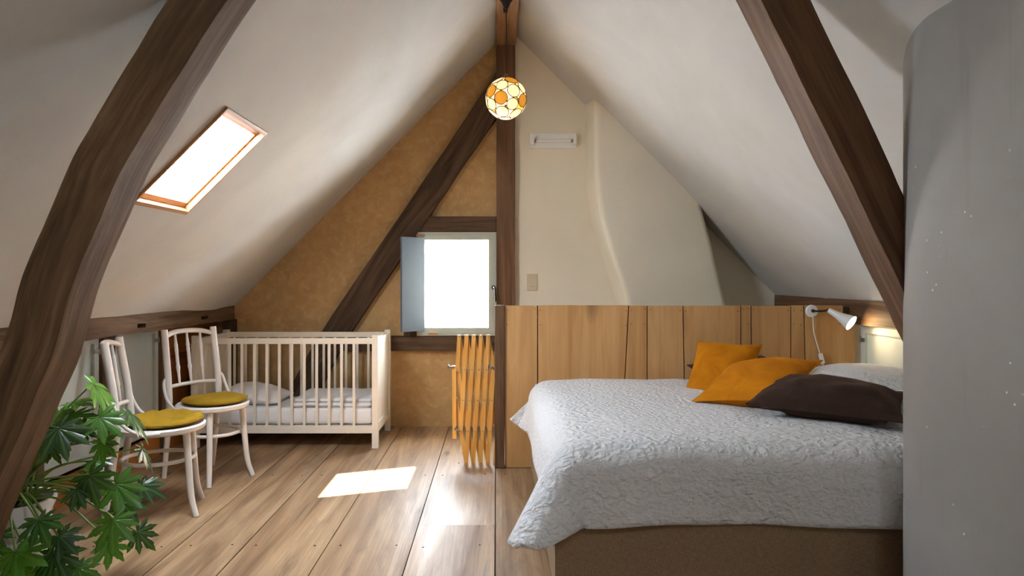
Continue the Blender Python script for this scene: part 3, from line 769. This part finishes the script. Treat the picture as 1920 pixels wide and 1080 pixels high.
def cushion(name, w, h, t, loc, xa, ya, mat, label, seed=0, bend=0, zipper=None, ex=.6):
    x_ = Vector(xa).normalized(); y_ = Vector(ya); y_ = (y_-x_*y_.dot(x_)).normalized(); z_ = x_.cross(y_)
    th = thing(name, label, 'cushion', loc); th.rotation_euler = Matrix((x_, y_, z_)).transposed().to_euler()
    bm = cushion_bm(w, h, t, seed=seed, ex=ex)
    for v in bm.verts: v.co.z -= bend*(v.co.x/(w/2))**2
    obj('cover', bm, mat, th, smooth=True)
    n = 24; pts = []
    for k in range(4*n):
        s, q = divmod(k, n); a = math.sin((2*q/n-1)*PI/2)
        u, v = ((a, -1), (1, a), (-a, 1), (-1, -a))[s]
        x = w/2*u*(1-.12*(1-v*v)*u*u*.6); y = h/2*v*(1-.12*(1-u*u)*v*v*.6)
        pts.append((x, y, -bend*(x/(w/2))**2))
    obj('seam', tube(bmesh.new(), pts, .0035, 6, closed=True), mat, th, smooth=True)
    if zipper:
        pts = [(w*.40*(k/8-1)*1+w*.40*k/8, -h/2*(1-.072*(1-(2*k/8-1)**2))-.002, -.004-bend*((2*k/8-1)*.8)**2) for k in range(9)]
        obj('zipper', tube(bmesh.new(), pts, .004, 6), zipper, th, smooth=True)
    return th
R_ = math.radians
cushion('throw_cushion', .355, .37, .16, (1.262, 3.80, .688), (.814, -.56, 0), (.377, .545, .72), M['mustard'], 'mustard velvet cushion propped upright nearest the foot of the bed', 3)
dX, dY = Vector((.64, .05, .215)).normalized(), Vector((.05, .55, .09)).normalized()
cushion('throw_cushion.001', .47, .47, .165, (1.285, 3.36, .690), dX-dY, dX+dY, M['mustard'], 'mustard velvet cushion lying tilted across the flat brown cushion', 9, ex=.75)
cushion('throw_cushion.002', .60, .46, .175, (1.475, 3.04, .662), (.49, -.30, -.016), (.27, .34, .05), M['brown'], 'dark brown velvet cushion lying flat at the front of the bed', 15, zipper=M['brown'], ex=.85)
cushion('throw_cushion.003', .50, .34, .15, (1.425, 4.03, .650), (1, -.02, .08), (0, .9, .16), M['brown'], 'dark brown velvet cushion half hidden behind the upright mustard cushion', 21)

# ------------------------------------------------------------------ wall lamp on the partition
lp = thing('wall_lamp', 'white cone reading lamp switched on, fixed to the partition', 'lamp', (1.985, 4.297, .988))
obj('base_plate', lathe(bmesh.new(), [(.039, 0), (.039, .008), (.034, .014), (.012, .016)], (0, 0, 0), 28, Matrix.Rotation(PI/2, 3, 'X')), M['plastic'], lp, smooth=True, auto=.6)
bm = bmesh.new(); tube(bm, catmull([(0, -.012, .002), (.01, -.05, .002), (.045, -.07, .004), (.075, -.075, .012)], 5), .006, 10); lathe(bm, [(.010, 0), (.010, .02)], (0, -.014, .002), 14, Matrix.Rotation(PI/2, 3, 'X'))
obj('arm', bm, M['iron'], lp, smooth=True)
ax = Vector((.54, -.66, -.46)).normalized(); top = Vector((.078, -.075, .006)); Mr = ax.to_track_quat('Z', 'Y').to_matrix()
obj('shade', lathe(bmesh.new(), [(.006, -.008), (.016, -.004), (.018, .025), (.023, .06), (.037, .11), (.048, .148), (.0465, .148), (.035, .11), (.021, .06), (.015, .025)], top, 28, Mr), M['plastic'], lp, smooth=True, auto=.7)
obj('bulb', lathe(bmesh.new(), [(.008, .05), (.014, .075), (.026, .11), (.042, .138), (.043, .143), (.034, .147), (.012, .149)], top, 24, Mr), emit('lit reflector bulb', (1, .82, .5, 1), 8), lp, smooth=True)
bm = bmesh.new(); tube(bm, catmull([(.004, -.012, -.03), (.006, -.012, -.09), (.012, -.01, -.14), (.038, -.008, -.23), (.050, -.008, -.27)], 6), .003, 6)
tube(bm, catmull([(.066, -.008, -.325), (.074, -.01, -.36), (.08, -.01, -.40)], 6), .003, 6)
obj('cord', bm, M['plastic'], lp, smooth=True)
o = obj('cord_switch', bx(-.011, .011, -.009, .009, -.031, .031), M['plastic'], lp, bevel=.005); o.location = (.058, -.012, -.298); o.rotation_euler = (0, R_(-15), 0)
ld = bpy.data.lights.new('reading_light', 'SPOT'); ld.energy = .75; ld.color = (1, .72, .36); ld.spot_size = R_(130); ld.spot_blend = .6; ld.shadow_soft_size = .03
lo = bpy.data.objects.new('reading_light', ld); C.objects.link(lo); lo.parent = lp; lo.location = top+ax*.155; lo.rotation_euler = ax.to_track_quat('-Z', 'Y').to_euler()

# ------------------------------------------------------------------ globe pendant
GC = Vector((.066, 4.45, 2.365)); GR = .134
gp = thing('pendant_lamp', 'lit globe pendant of cream and amber shell discs hanging from the ridge beam', 'lamp', GC)
obj('canopy', lathe(bmesh.new(), [(.004, -.095), (.012, -.09), (.030, -.05), (.055, -.018), (.058, 0)], GC*0+Vector((0, 0, 3.04-GC.z)), 28), M['iron'], gp, smooth=True)
obj('cord', tube(bmesh.new(), [(0, 0, 3.04-.09-GC.z), (.002, 0, .4), (.002, 0, GR+.03)], .003, 8), M['iron'], gp)
obj('lamp_holder', lathe(bmesh.new(), [(.006, GR+.03), (.014, GR+.02), (.016, GR-.03), (.012, GR-.05)], (0, 0, 0), 16), M['brass'], gp, smooth=True)
phi = (1+5**.5)/2; dirs = []
for s1 in (1, -1):
    for s2 in (1, -1):
        for a in ((0, s1, s2*phi), (s1, s2*phi, 0), (s2*phi, 0, s1)): dirs.append((Vector(a).normalized(), .30))
        for a in ((0, s1*phi, s2/phi), (s1*phi, s2/phi, 0), (s2/phi, 0, s1*phi)): dirs.append((Vector(a).normalized(), .335))
for s1 in (1, -1):
    for s2 in (1, -1):
        for s3 in (1, -1): dirs.append((Vector((s1, s2, s3)).normalized(), .335))
shell_c = emit('lit cream shell', (1, .74, .36, 1), .26, srgb(250, 232, 190)); shell_a = emit('lit amber shell', (1, .40, .02, 1), .13, srgb(230, 150, 30))
rq = Matrix.Rotation(.35, 3, 'X') @ Matrix.Rotation(.5, 3, 'Y') @ Matrix.Rotation(.9, 3, 'Z')
amber = set()
for hx_, hz_ in ((.16, .6), (-.8, .33), (-.2, -.4), (.77, -.24)):
    amber.add(min(range(len(dirs)), key=lambda i: ((rq @ dirs[i][0])-Vector((hx_, -math.sqrt(1-hx_**2-hz_**2), hz_))).length))
for hx_, hz_ in ((.3, .5), (-.5, -.5), (.5, -.2)):
    amber.add(min(range(len(dirs)), key=lambda i: ((rq @ dirs[i][0])-Vector((hx_, math.sqrt(1-hx_**2-hz_**2), hz_))).length))
for k, (d, ar) in enumerate(dirs):
    d = rq @ d; q = d.to_track_quat('Z', 'Y').to_matrix(); rr = GR*math.sin(ar)*.97; h = GR*math.cos(ar)
    bm = lathe(bmesh.new(), [(rr, h-.001), (rr*.98, h+.0015), (rr*.6, h+.005), (rr*.1, h+.0065)], (0, 0, 0), 22, q)
    obj('shell_disc', bm, shell_a if k in amber else shell_c, gp, smooth=True)
    ring = [q @ Vector((rr*math.cos(2*PI*i/22), rr*math.sin(2*PI*i/22), h)) for i in range(22)]
    obj('wire_ring', tube(bmesh.new(), ring, .0030, 6, closed=True), M['brass'], gp, smooth=True)
obj('bulb', lathe(bmesh.new(), [(.012, .075), (.014, .055), (.03, .03), (.036, 0), (.03, -.022), (.012, -.035)], (0, 0, 0), 20), emit('lit globe bulb', (1, .78, .45, 1), 2.2), gp, smooth=True)
ld = bpy.data.lights.new('globe_light', 'POINT'); ld.energy = 1.3; ld.color = (1, .74, .40); ld.shadow_soft_size = .04
lo = bpy.data.objects.new('globe_light', ld); C.objects.link(lo); lo.location = GC+Vector((0, 0, -.09))
o = obj('beam_hook', bx(.05, .08, 4.62, 4.655, 3.0, 3.042), M['iron'], loc=(.065, 4.64, 3.0), bevel=.003); tag(o, 'small dark iron block under the ridge beam beside the lamp cord', 'hook')

# ------------------------------------------------------------------ strip light, switches
st = thing('strip_light', 'white fluorescent strip light mounted on the cream wall above the switches', 'lamp', (.457, 5.48, 2.29))
obj('housing', bx(-.182, .182, -.03, -.0005, -.058, .058), M['plastic'], st, bevel=.004)
obj('end_cap', bx(-.18, -.155, -.07, -.03, -.03, .03), M['plastic'], st, bevel=.004); obj('end_cap', bx(.155, .18, -.07, -.03, -.03, .03), M['plastic'], st, bevel=.004)
obj('tube', tube(bmesh.new(), [(-.155, -.055, -.005), (.155, -.055, -.005)], .0125, 14), M['plastic'], st, smooth=True, auto=.7)
for x in (-.15, .15): obj('contact', tube(bmesh.new(), [(x-.012, -.055, -.005), (x+.012, -.055, -.005)], .0135, 12), M['steel'], st)
sw = thing('switch_plate', 'beige double light switch on the cream wall beside the post', 'switch', (.29, 5.48, 1.16))
obj('switch_frame', bx(-.041, .041, -.008, -.0005, -.068, .068), M['beige_plastic'], sw, bevel=.003)
for z in (-.033, .033): obj('rocker', bx(-.031, .031, -.013, -.008, z-.029, z+.029), M['beige_plastic'], sw, bevel=.002)
obj('indicator', bx(-.012, .012, -.0142, -.013, -.034, -.032), M['iron'], sw)
o = obj('ceiling_hook', tube(bmesh.new(), catmull([(.86, 5.2, 2.45), (.855, 5.2, 2.40), (.84, 5.195, 2.395), (.835, 5.19, 2.41)], 4), .003, 6), M['plastic'], loc=(.85, 5.2, 2.4)); tag(o, 'tiny hook in the right slope above the chimney edge', 'hook')

# ------------------------------------------------------------------ crib
CX0, CX1, CY0, CY1 = -2.135, -.828, 4.785, 5.375
cr = thing('crib', 'white painted slatted crib in front of the ochre back wall', 'crib', ((CX0+CX1)/2, (CY0+CY1)/2, 0))
base = Vector(((CX0+CX1)/2, (CY0+CY1)/2, 0)); pw = .042
for x in (CX0, CX1-pw):
    for y in (CY0, CY1-pw): obj('post', bx(x, x+pw, y, y+pw, .0005, .79), M['white'], cr, loc=(x, y, 0), bevel=.005)
for y in (CY0+.008, CY1-.034):
    obj('top_rail', bx(CX0+pw, CX1-pw, y, y+.026, .732, .772), M['white'], cr, loc=(base.x, y, .73), bevel=.004)
    obj('bottom_rail', bx(CX0+pw, CX1-pw, y, y+.026, .105, .155), M['white'], cr, loc=(base.x, y, .1), bevel=.004)
    for k in range(14):
        x = -1.055-.0875*k+.055
        obj('slat', bx(x-.009, x+.009, y+.007, y+.019, .1545, .7325), M['white'], cr, loc=(x, y, .15), bevel=.003, seg=1)
for x in (CX0+.012, CX1-.030):
    nb = 6 if x < -1.5 else 1; wb = (CY1-CY0-2*pw)/nb
    for k in range(nb): obj('end_panel', bx(x, x+.018, CY0+pw+wb*k+.0008, CY0+pw+wb*(k+1)-.0008, .17, .735), M['white'], cr, loc=(x, base.y, .17), bevel=.003)
    obj('end_rail', bx(x-.006, x+.024, CY0+pw, CY1-pw, .735, .768), M['white'], cr, loc=(x, base.y, .735), bevel=.003)
    obj('end_rail', bx(x-.006, x+.024, CY0+pw, CY1-pw, .105, .17), M['white'], cr, loc=(x, base.y, .1), bevel=.003)
obj('mattress_base', bx(CX0+.04, CX1-.04, CY0+.04, CY1-.04, .135, .152), M['white'], cr, loc=(base.x, base.y, .135))
def soft_box(x0, x1, y0, y1, z0, z1, cuts, amp, f=6, seed=0, bev=.03):
    bm = bx(x0, x1, y0, y1, z0, z1)
    bmesh.ops.bevel(bm, geom=bm.edges[:], offset=bev, segments=3, affect='EDGES', profile=.5)
    bmesh.ops.subdivide_edges(bm, edges=[e for e in bm.edges if e.calc_length() > .15], cuts=cuts, use_grid_fill=True)
    for v in bm.verts: v.co += noise.noise_vector(v.co*f+Vector((seed, 0, 0)))*amp
    return bm
o = obj('crib_mattress', soft_box(CX0+.045, CX1-.045, CY0+.045, CY1-.045, .155, .275, 14, .007, 9), M['sheet'], loc=(base.x, base.y, .155), smooth=True); tag(o, 'small white cotton covered mattress inside the crib', 'mattress')
dv = thing('folded_duvet', 'folded white duvet lying at the right end of the crib', 'duvet', (-1.16, base.y, .28))
for k in range(2):
    obj('fold', soft_box(-1.46+.01*k, -.885, CY0+.05+.02*k, CY1-.06,   .277+.03*k, .309+.03*k, 14, .010, 7, 3+k, .02), M['sheet'], dv, loc=(-1.16, base.y, .28+.03*k), smooth=True)
bm = cushion_bm(.46, .34, .13, seed=5)
bmesh.ops.rotate(bm, verts=bm.verts, matrix=Matrix.Rotation(R_(72), 3, 'X') @ Matrix.Rotation(R_(90), 3, 'Z'))
bm.free(); bm = cushion_bm(.44, .42, .14, seed=5)
bmesh.ops.rotate(bm, verts=bm.verts, matrix=Matrix.Rotation(R_(8), 3, 'Y'))
o = obj('crib_pillow', bm, M['sheet'], smooth=True); o.location = (-1.78, base.y, .335); tag(o, 'small white pillow at the left end of the crib', 'pillow')

# ------------------------------------------------------------------ expanding scissor gate
gt = thing('expanding_gate', 'folded wooden scissor gate hanging at the end of the partition', 'gate', (-.14, 4.37, 0))
gx = lambda c: (c/3.857+820-930)*4.40/1280; gz = lambda c: 1.2-((c/3.857+610)-520)*4.40/1280
rows = [80, 315, 535, 760, 985]
def gslat(p, q, y, name='slat', w=.0125, t=.0045, extra=.012):
    a, b = Vector((gx(p[0]), gz(p[1]))), Vector((gx(q[0]), gz(q[1]))); d = (b-a).normalized(); n = Vector((-d.y, d.x))*w
    a = a-d*extra; b = b+d*extra
    bm = prism_y(bmesh.new(), [tuple(a+n), tuple(a-n), tuple(b-n), tuple(b+n)], y-t, y+t)
    obj(name, bm, M['gate'], gt, loc=((a.x+b.x)/2, y, (a.y+b.y)/2), bevel=.0025, grain=2, seg=1)
pos = lambda k, r: (160+52*k-13.6*r*1.0, rows[r])        # front slat k at row r
yF, yK = 4.372, 4.384
for k in range(-1, 7):
    r0, r1 = 0, 4
    if k == -1: continue
    if k == 0: r1 = 1
    if k == 1: r1 = 3
    if k == 5: r0 = 1
    if k == 6: r0 = 3
    gslat(pos(k, r0), pos(k, r1), yF)
for k in range(-2, 5):       # rear slats cross the other way
    p = lambda r: (160+52*k+38.4*r, rows[r])
    r0 = 0 if k >= 0 else (1 if k == -1 else (2 if k == -2 else 3)); r1 = 4 if k <= 1 else (3 if k == 2 else (2 if k == 3 else 1))
    if k == -1: r0 = 1
    if r0 < r1: gslat(p(r0), p(r1), yK)
gslat((122, 300), (126, 800), 4.378, 'end_bar', .0125, .011, .01)
gslat((400, 300), (404, 700), 4.392, 'end_bar', .0125, .006, .01)
bm = bmesh.new()
for r in range(5):
    for k in range(7):
        x, z = pos(k, r)
        if not 140 < x < 425 or (k == 0 and r > 1) or (k == 5 and r < 1) or (k == 6 and r < 3): continue
        lathe(bm, [(.0045, 0), (.004, .002), (.002, .003)], (gx(x), yF-.0045, gz(z)), 8, Matrix.Rotation(PI/2, 3, 'X'))
o = obj('rivet', bm, M['steel'], gt, loc=(-.14, yF, .4)); o['kind'] = 'stuff'
for c, r in (((105, 298), 1), ((392, 298), 1), ((150, 748), 1)):
    bm = bx(-.018, .014, -.012, -.0055, -.006, .006); tube(bm, [(-.02, -.01, -.012), (-.02, -.01, .012)], .005, 8)
    o = obj('catch', bm, M['steel'], gt); o.location = Vector((gx(c[0]), 4.372, gz(c[1])))-gt.location
    o.rotation_euler = (0, R_(10 if c[1] < 400 else 35), 0)

# ------------------------------------------------------------------ bentwood chairs
def make_chair():
    t = thing('bentwood_chair', '', 'chair')
    m = M['chair']; SR = .205; SZ = .452
    seat = lathe(bmesh.new(), [(.15, SZ-.032), (SR-.012, SZ-.034), (SR, SZ-.026), (SR+.002, SZ-.008), (SR-.006, SZ), (SR-.03, SZ-.002), (.17, SZ-.004), (.05, SZ-.005)], (0, 0, 0), 48)
    obj('seat', seat, m, t, smooth=True, auto=.8)
    for s in (-1, 1):
        p = catmull([(.125, s*.112, SZ-.03), (.135, s*.118, .28), (.15, s*.13, .10), (.175, s*.15, .001)], 6)
        obj('front_leg', tube(bmesh.new(), p, rs_list(p, .0185, .0135), 12), m, t, smooth=True, auto=.9)
        p = catmull([(-.235, s*.165, .001), (-.215, s*.165, .14), (-.19, s*.165, .33), (-.178, s*.168, .46), (-.19, s*.168, .62), (-.215, s*.166, .78), (-.232, s*.165, .885)], 6)
        obj('back_post', tube(bmesh.new(), p, [.0135+.006*min(1, i/(len(p)*.5)) for i in range(len(p))], 12), m, t, smooth=True, auto=.9)
        p = catmull([(-.195, s*.178, .60), (-.182, s*.198, .575), (-.165, s*.205, .53), (-.13, s*.207, .475), (-.06, s*.208, .438), (.02, s*.205, .437)], 6)
        obj('bracket', tube(bmesh.new(), p, .0085, 10), m, t, smooth=True)
    p = catmull([(-.225, -.165, .845), (-.252, -.09, .865), (-.262, 0, .87), (-.252, .09, .865), (-.225, .165, .845)], 6)
    obj('top_rail', tube(bmesh.new(), p, .0165, 12, flat=.7), m, t, smooth=True)
    p = catmull([(-.187, -.165, .545), (-.205, -.08, .55), (-.212, 0, .55), (-.205, .08, .55), (-.187, .165, .545)], 6)
    obj('lower_rail', tube(bmesh.new(), p, .0115, 10), m, t, smooth=True)
    for y in (-.085, 0, .085):
        a = Vector((-.207 if y else -.212, y*.95, .55)); b = Vector((-.252 if y else -.262, y, .865)); pr = []
        for k in range(25):
            f = k/24; r = .0075
            if .0 <= f <= 1: r = .0065+.0035*math.sin(PI*f)
            for c in (.28, .34, .68, .74):
                r += .0045*math.exp(-((f-c)/.014)**2)
            pr.append((a.lerp(b, f), r))
        obj('spindle', tube(bmesh.new(), [x for x, _ in pr], [r for _, r in pr], 10), m, t, smooth=True)
    hp = [Vector((-.018+.172*math.cos(2*PI*k/40), .15*math.sin(2*PI*k/40), .275)) for k in range(40)]
    obj('hoop_stretcher', tube(bmesh.new(), hp, .0105, 10, closed=True), m, t, smooth=True)
    return t
ch1 = make_chair(); ch1.location = (-1.715, 3.51, 0); ch1.rotation_euler = (0, 0, R_(18)); ch1['label'] = 'worn white bentwood chair nearest the plant with a bright mustard cushion'
ch2 = copy_tree(ch1); ch2.location = (-1.70, 4.10, 0); ch2.rotation_euler = (0, 0, R_(-32)); ch2['label'] = 'worn white bentwood chair in front of the crib with an olive cushion'
for c in (ch1, ch2): c['group'] = 'bentwood chairs by the left eaves'
def seat_cushion(name, ch, label, lump, seed, tilt):
    bm = bmesh.new(); n = 40; rings = []
    prof = [(.02, -.5), (.6, -.5), (.86, -.46), (.97, -.25), (1, 0), (.97, .25), (.86, .43), (.65, .5), (.35, .53), (.05, .54)]
    for r, z in prof:
        rings.append([])
        for k in range(n):
            a = 2*PI*k/n; rr = .182*r*(1+.025*math.sin(3*a+seed)); x, y = rr*math.cos(a), rr*math.sin(a)
            zz = z*.034+(max(0, z+.4)*lump*(noise.noise(Vector((x*7+seed, y*7, 2)))+.4*noise.noise(Vector((x*18+seed, y*18, 5)))))
            rings[-1].append(bm.verts.new((x, y, zz+.019)))
    for a, b in zip(rings, rings[1:]):
        for k in range(n): bm.faces.new((a[k], a[(k+1) % n], b[(k+1) % n], b[k]))
    bm.faces.new(rings[0][::-1]); bm.faces.new(rings[-1])
    t = thing(name, label, 'cushion', ch.location+Vector((.015, 0, .452)), ch.rotation_euler.z+1)
    obj('cover', bm, M['mustard_seat'], t, smooth=True)
    ring = [(.1835*math.cos(2*PI*k/n)*(1+.025*math.sin(3*2*PI*k/n+seed)), .1835*math.sin(2*PI*k/n)*(1+.025*math.sin(3*2*PI*k/n+seed)), .019) for k in range(n)]
    obj('seam', tube(bmesh.new(), ring, .003, 6, closed=True), M['mustard_seat'], t, smooth=True)
seat_cushion('seat_cushion', ch1, 'lumpy bright mustard seat pad on the chair nearest the plant', .045, 2, 0)
seat_cushion('seat_cushion.001', ch2, 'flat olive mustard seat pad on the chair in front of the crib', .010, 6, 0)

# ------------------------------------------------------------------ potted plant
CR = Vector((-1.86, 2.62, .37))
pl = thing('potted_plant', 'bushy green plant with lobed leaves in a white pot behind the left truss leg', 'plant', (CR.x, CR.y, 0))
obj('pot', lathe(bmesh.new(), [(.105, .001), (.112, .02), (.135, .30), (.15, .335), (.15, .35), (.138, .35), (.128, .30)], (0, 0, 0), 40), M['pot'], pl, smooth=True, auto=.6)
obj('soil', lathe(bmesh.new(), [(.127, .30), (.127, .325), (.06, .332)], (0, 0, 0), 30), M['soil'], pl)
def leaf_mesh(seed, L=1.0):
    rnd = random.Random(seed); bm = bmesh.new(); lay = bm.verts.layers.float.new('vein')
    tips = [(-2.35, .42), (-1.75, .62), (-1.15, .82), (-.58, .95), (0, 1.1), (.58, .95), (1.15, .82), (1.75, .62), (2.35, .42)]
    tips = [(a+rnd.uniform(-.06, .06), r*rnd.uniform(.9, 1.08)) for a, r in tips]
    outline = []
    prev = None
    for i, (a, r) in enumerate(tips):
        if i: 
            am = (a+tips[i-1][0])/2; rm = min(r, tips[i-1][1])*rnd.uniform(.52, .64)
            outline += [(am-.035, rm), (am+.035, rm)]
        outline += [(a-.23, r*.70), (a-.20, r*.80), (a-.13, r*.82), (a-.085, r*.93), (a, r*1.09), (a+.085, r*.93), (a+.13, r*.82), (a+.20, r*.80), (a+.23, r*.70)]
    outline = [(-2.75, .2)]+outline+[(2.75, .2)]
    c0 = Vector((0, 0, 0)); rings = []
    for f in (.05, .35, .7, 1.0):
        ring = []
        for a, r in outline:
            vein = max([math.exp(-((a-t[0])/.05)**2) for t in tips])
            z = .10*f*(math.cos(min([abs(a-t[0]) for t in tips])*7)*.5)*.5-.30*(r*f)**2*.55+.05*math.sin(a*2+seed)*f
            v = bm.verts.new((.55*L*r*f*math.cos(a), .55*L*r*f*math.sin(a), .55*L*z)); v[lay] = vein*.5*(1-.6*f); ring.append(v)
        rings.append(ring)
    n = len(outline)
    for a, b in zip(rings, rings[1:]):
        for k in range(n-1): bm.faces.new((a[k], a[k+1], b[k+1], b[k]))
    bm.faces.new(rings[0])
    me = bpy.data.meshes.new('leaf'); bm.to_mesh(me); bm.free(); me.materials.append(M['leaf'])
    for p in me.polygons: p.use_smooth = True
    return me
LM = [leaf_mesh(s) for s in range(5)]
# (photo position, depth, size m, forward direction in x,y,z, normal hint)
leaves = [
 (190, 735, 2.75, .27, (.5, .3, -.75), (.85, .3, .4)), (148, 752, 2.75, .17, (.8, .2, .15), (-.2, -.2, 1)), (140, 780, 2.70, .17, (.9, 0, .1), (0, -.5, 1)),
 (113, 815, 2.52, .21, (.55, -.5, -.6), (.25, -.7, .7)), (196, 790, 2.62, .18, (.8, -.2, -.5), (.2, -.6, .8)), (252, 785, 2.85, .21, (.6, .1, -.75), (.8, .3, .5)),
 (192, 838, 2.60, .15, (.2, -.3, -.9), (-.2, -.95, .2)), (272, 850, 2.85, .16, (.45, .1, -.85), (.85, .2, .45)), (170, 905, 2.52, .19, (.45, -.35, -.8), (-.1, -.8, .5)),
 (226, 918, 2.62, .20, (.7, -.2, -.5), (.1, -.85, .65)), (276, 915, 2.8, .15, (.85, .2, -.45), (.3, -.5, .8)), (212, 990, 2.5, .19, (.25, -.4, -.85), (.2, -.85, .4)),
 (264, 1005, 2.62, .14, (.6, .1, -.7), (.3, -.8, .5)), (179, 868, 2.65, .12, (.5, -.3, -.2), (0, -.4, .9)), (146, 925, 2.5, .13, (.5, -.4, -.5), (-.2, -.4, .9)),
 (75, 985, 2.40, .17, (.6, -.5, -.45), (0, -.6, .8)), (30, 1050, 2.35, .24, (.5, -.6, -.4), (-.1, -.6, .8)), (108, 1050, 2.42, .19, (.6, -.4, -.7), (.1, -.8, .55)),
 (118, 1012, 2.45, .15, (.8, -.2, -.5), (.1, -.6, .8)), (158, 805, 2.72, .12, (.7, .2, -.5), (.1, -.7, .7)), (108, 785, 2.72, .16, (.4, .2, .4), (-.3, -.6, .7)),
 (238, 952, 2.70, .16, (.6, 0, -.7), (.4, -.7, .5)), (60, 1085, 2.40, .20, (.3, -.6, -.6), (0, -.7, .7)), (205, 1030, 2.5, .14, (.1, -.3, -.9), (.5, -.8, .2)), (95, 840, 2.62, .15, (.2, .1, -.8), (-.2, -.9, .4)),
 (-20, 1010, 2.45, .2, (-.4, -.6, -.5), (0, -.6, .8)), (150, 1075, 2.45, .15, (.6, -.4, -.6), (.2, -.7, .6)),
]
rnd = random.Random(5)
for k, (u, v, d, s, fw, nm) in enumerate(leaves):
    p = at(u, v, d); f = Vector(fw).normalized(); nrm = Vector(nm); nrm = (nrm-f*nrm.dot(f)).normalized(); sd = nrm.cross(f)
    p = p-f*s*.15
    o = bpy.data.objects.new('leaf', LM[k % 5]); C.objects.link(o); o.parent = pl
    mw = Matrix((f, sd, nrm)).transposed().to_4x4(); mw.translation = p-pl.location
    o.matrix_local = mw @ Matrix.Scale(s*1.12, 4)
    b0 = CR+Vector((rnd.uniform(-.04, .05), rnd.uniform(-.04, .04), -.045)); b1 = p
    mid = b0.lerp(b1, .5)+Vector((0, 0, .05+.05*rnd.random())); q = b0.lerp(b1, .2)+Vector((0, 0, .06))
    pts = catmull([b0, q, mid, b1-f*s*.03], 5)
    obj('stem', tube(bmesh.new(), [x-pl.location for x in pts], rs_list(pts, .0058, .0032), 7), M['stem'], pl, smooth=True)

# repeats share a group
for base_, g in (('throw_cushion', 'velvet cushions on the bed'), ('seat_cushion', 'seat pads on the bentwood chairs'), ('cupboard_door', 'cupboard doors under the eaves'),
                 ('eaves_post', 'oak posts along the left eaves'), ('truss_beam', 'oak truss legs in the foreground'), ('window_rail', 'oak rails at the small window'), ('wall_plate', 'oak wall plates along the eaves')):
    for o in bpy.data.objects:
        if o.parent is None and o.name.split('.')[0] == base_: o['group'] = g
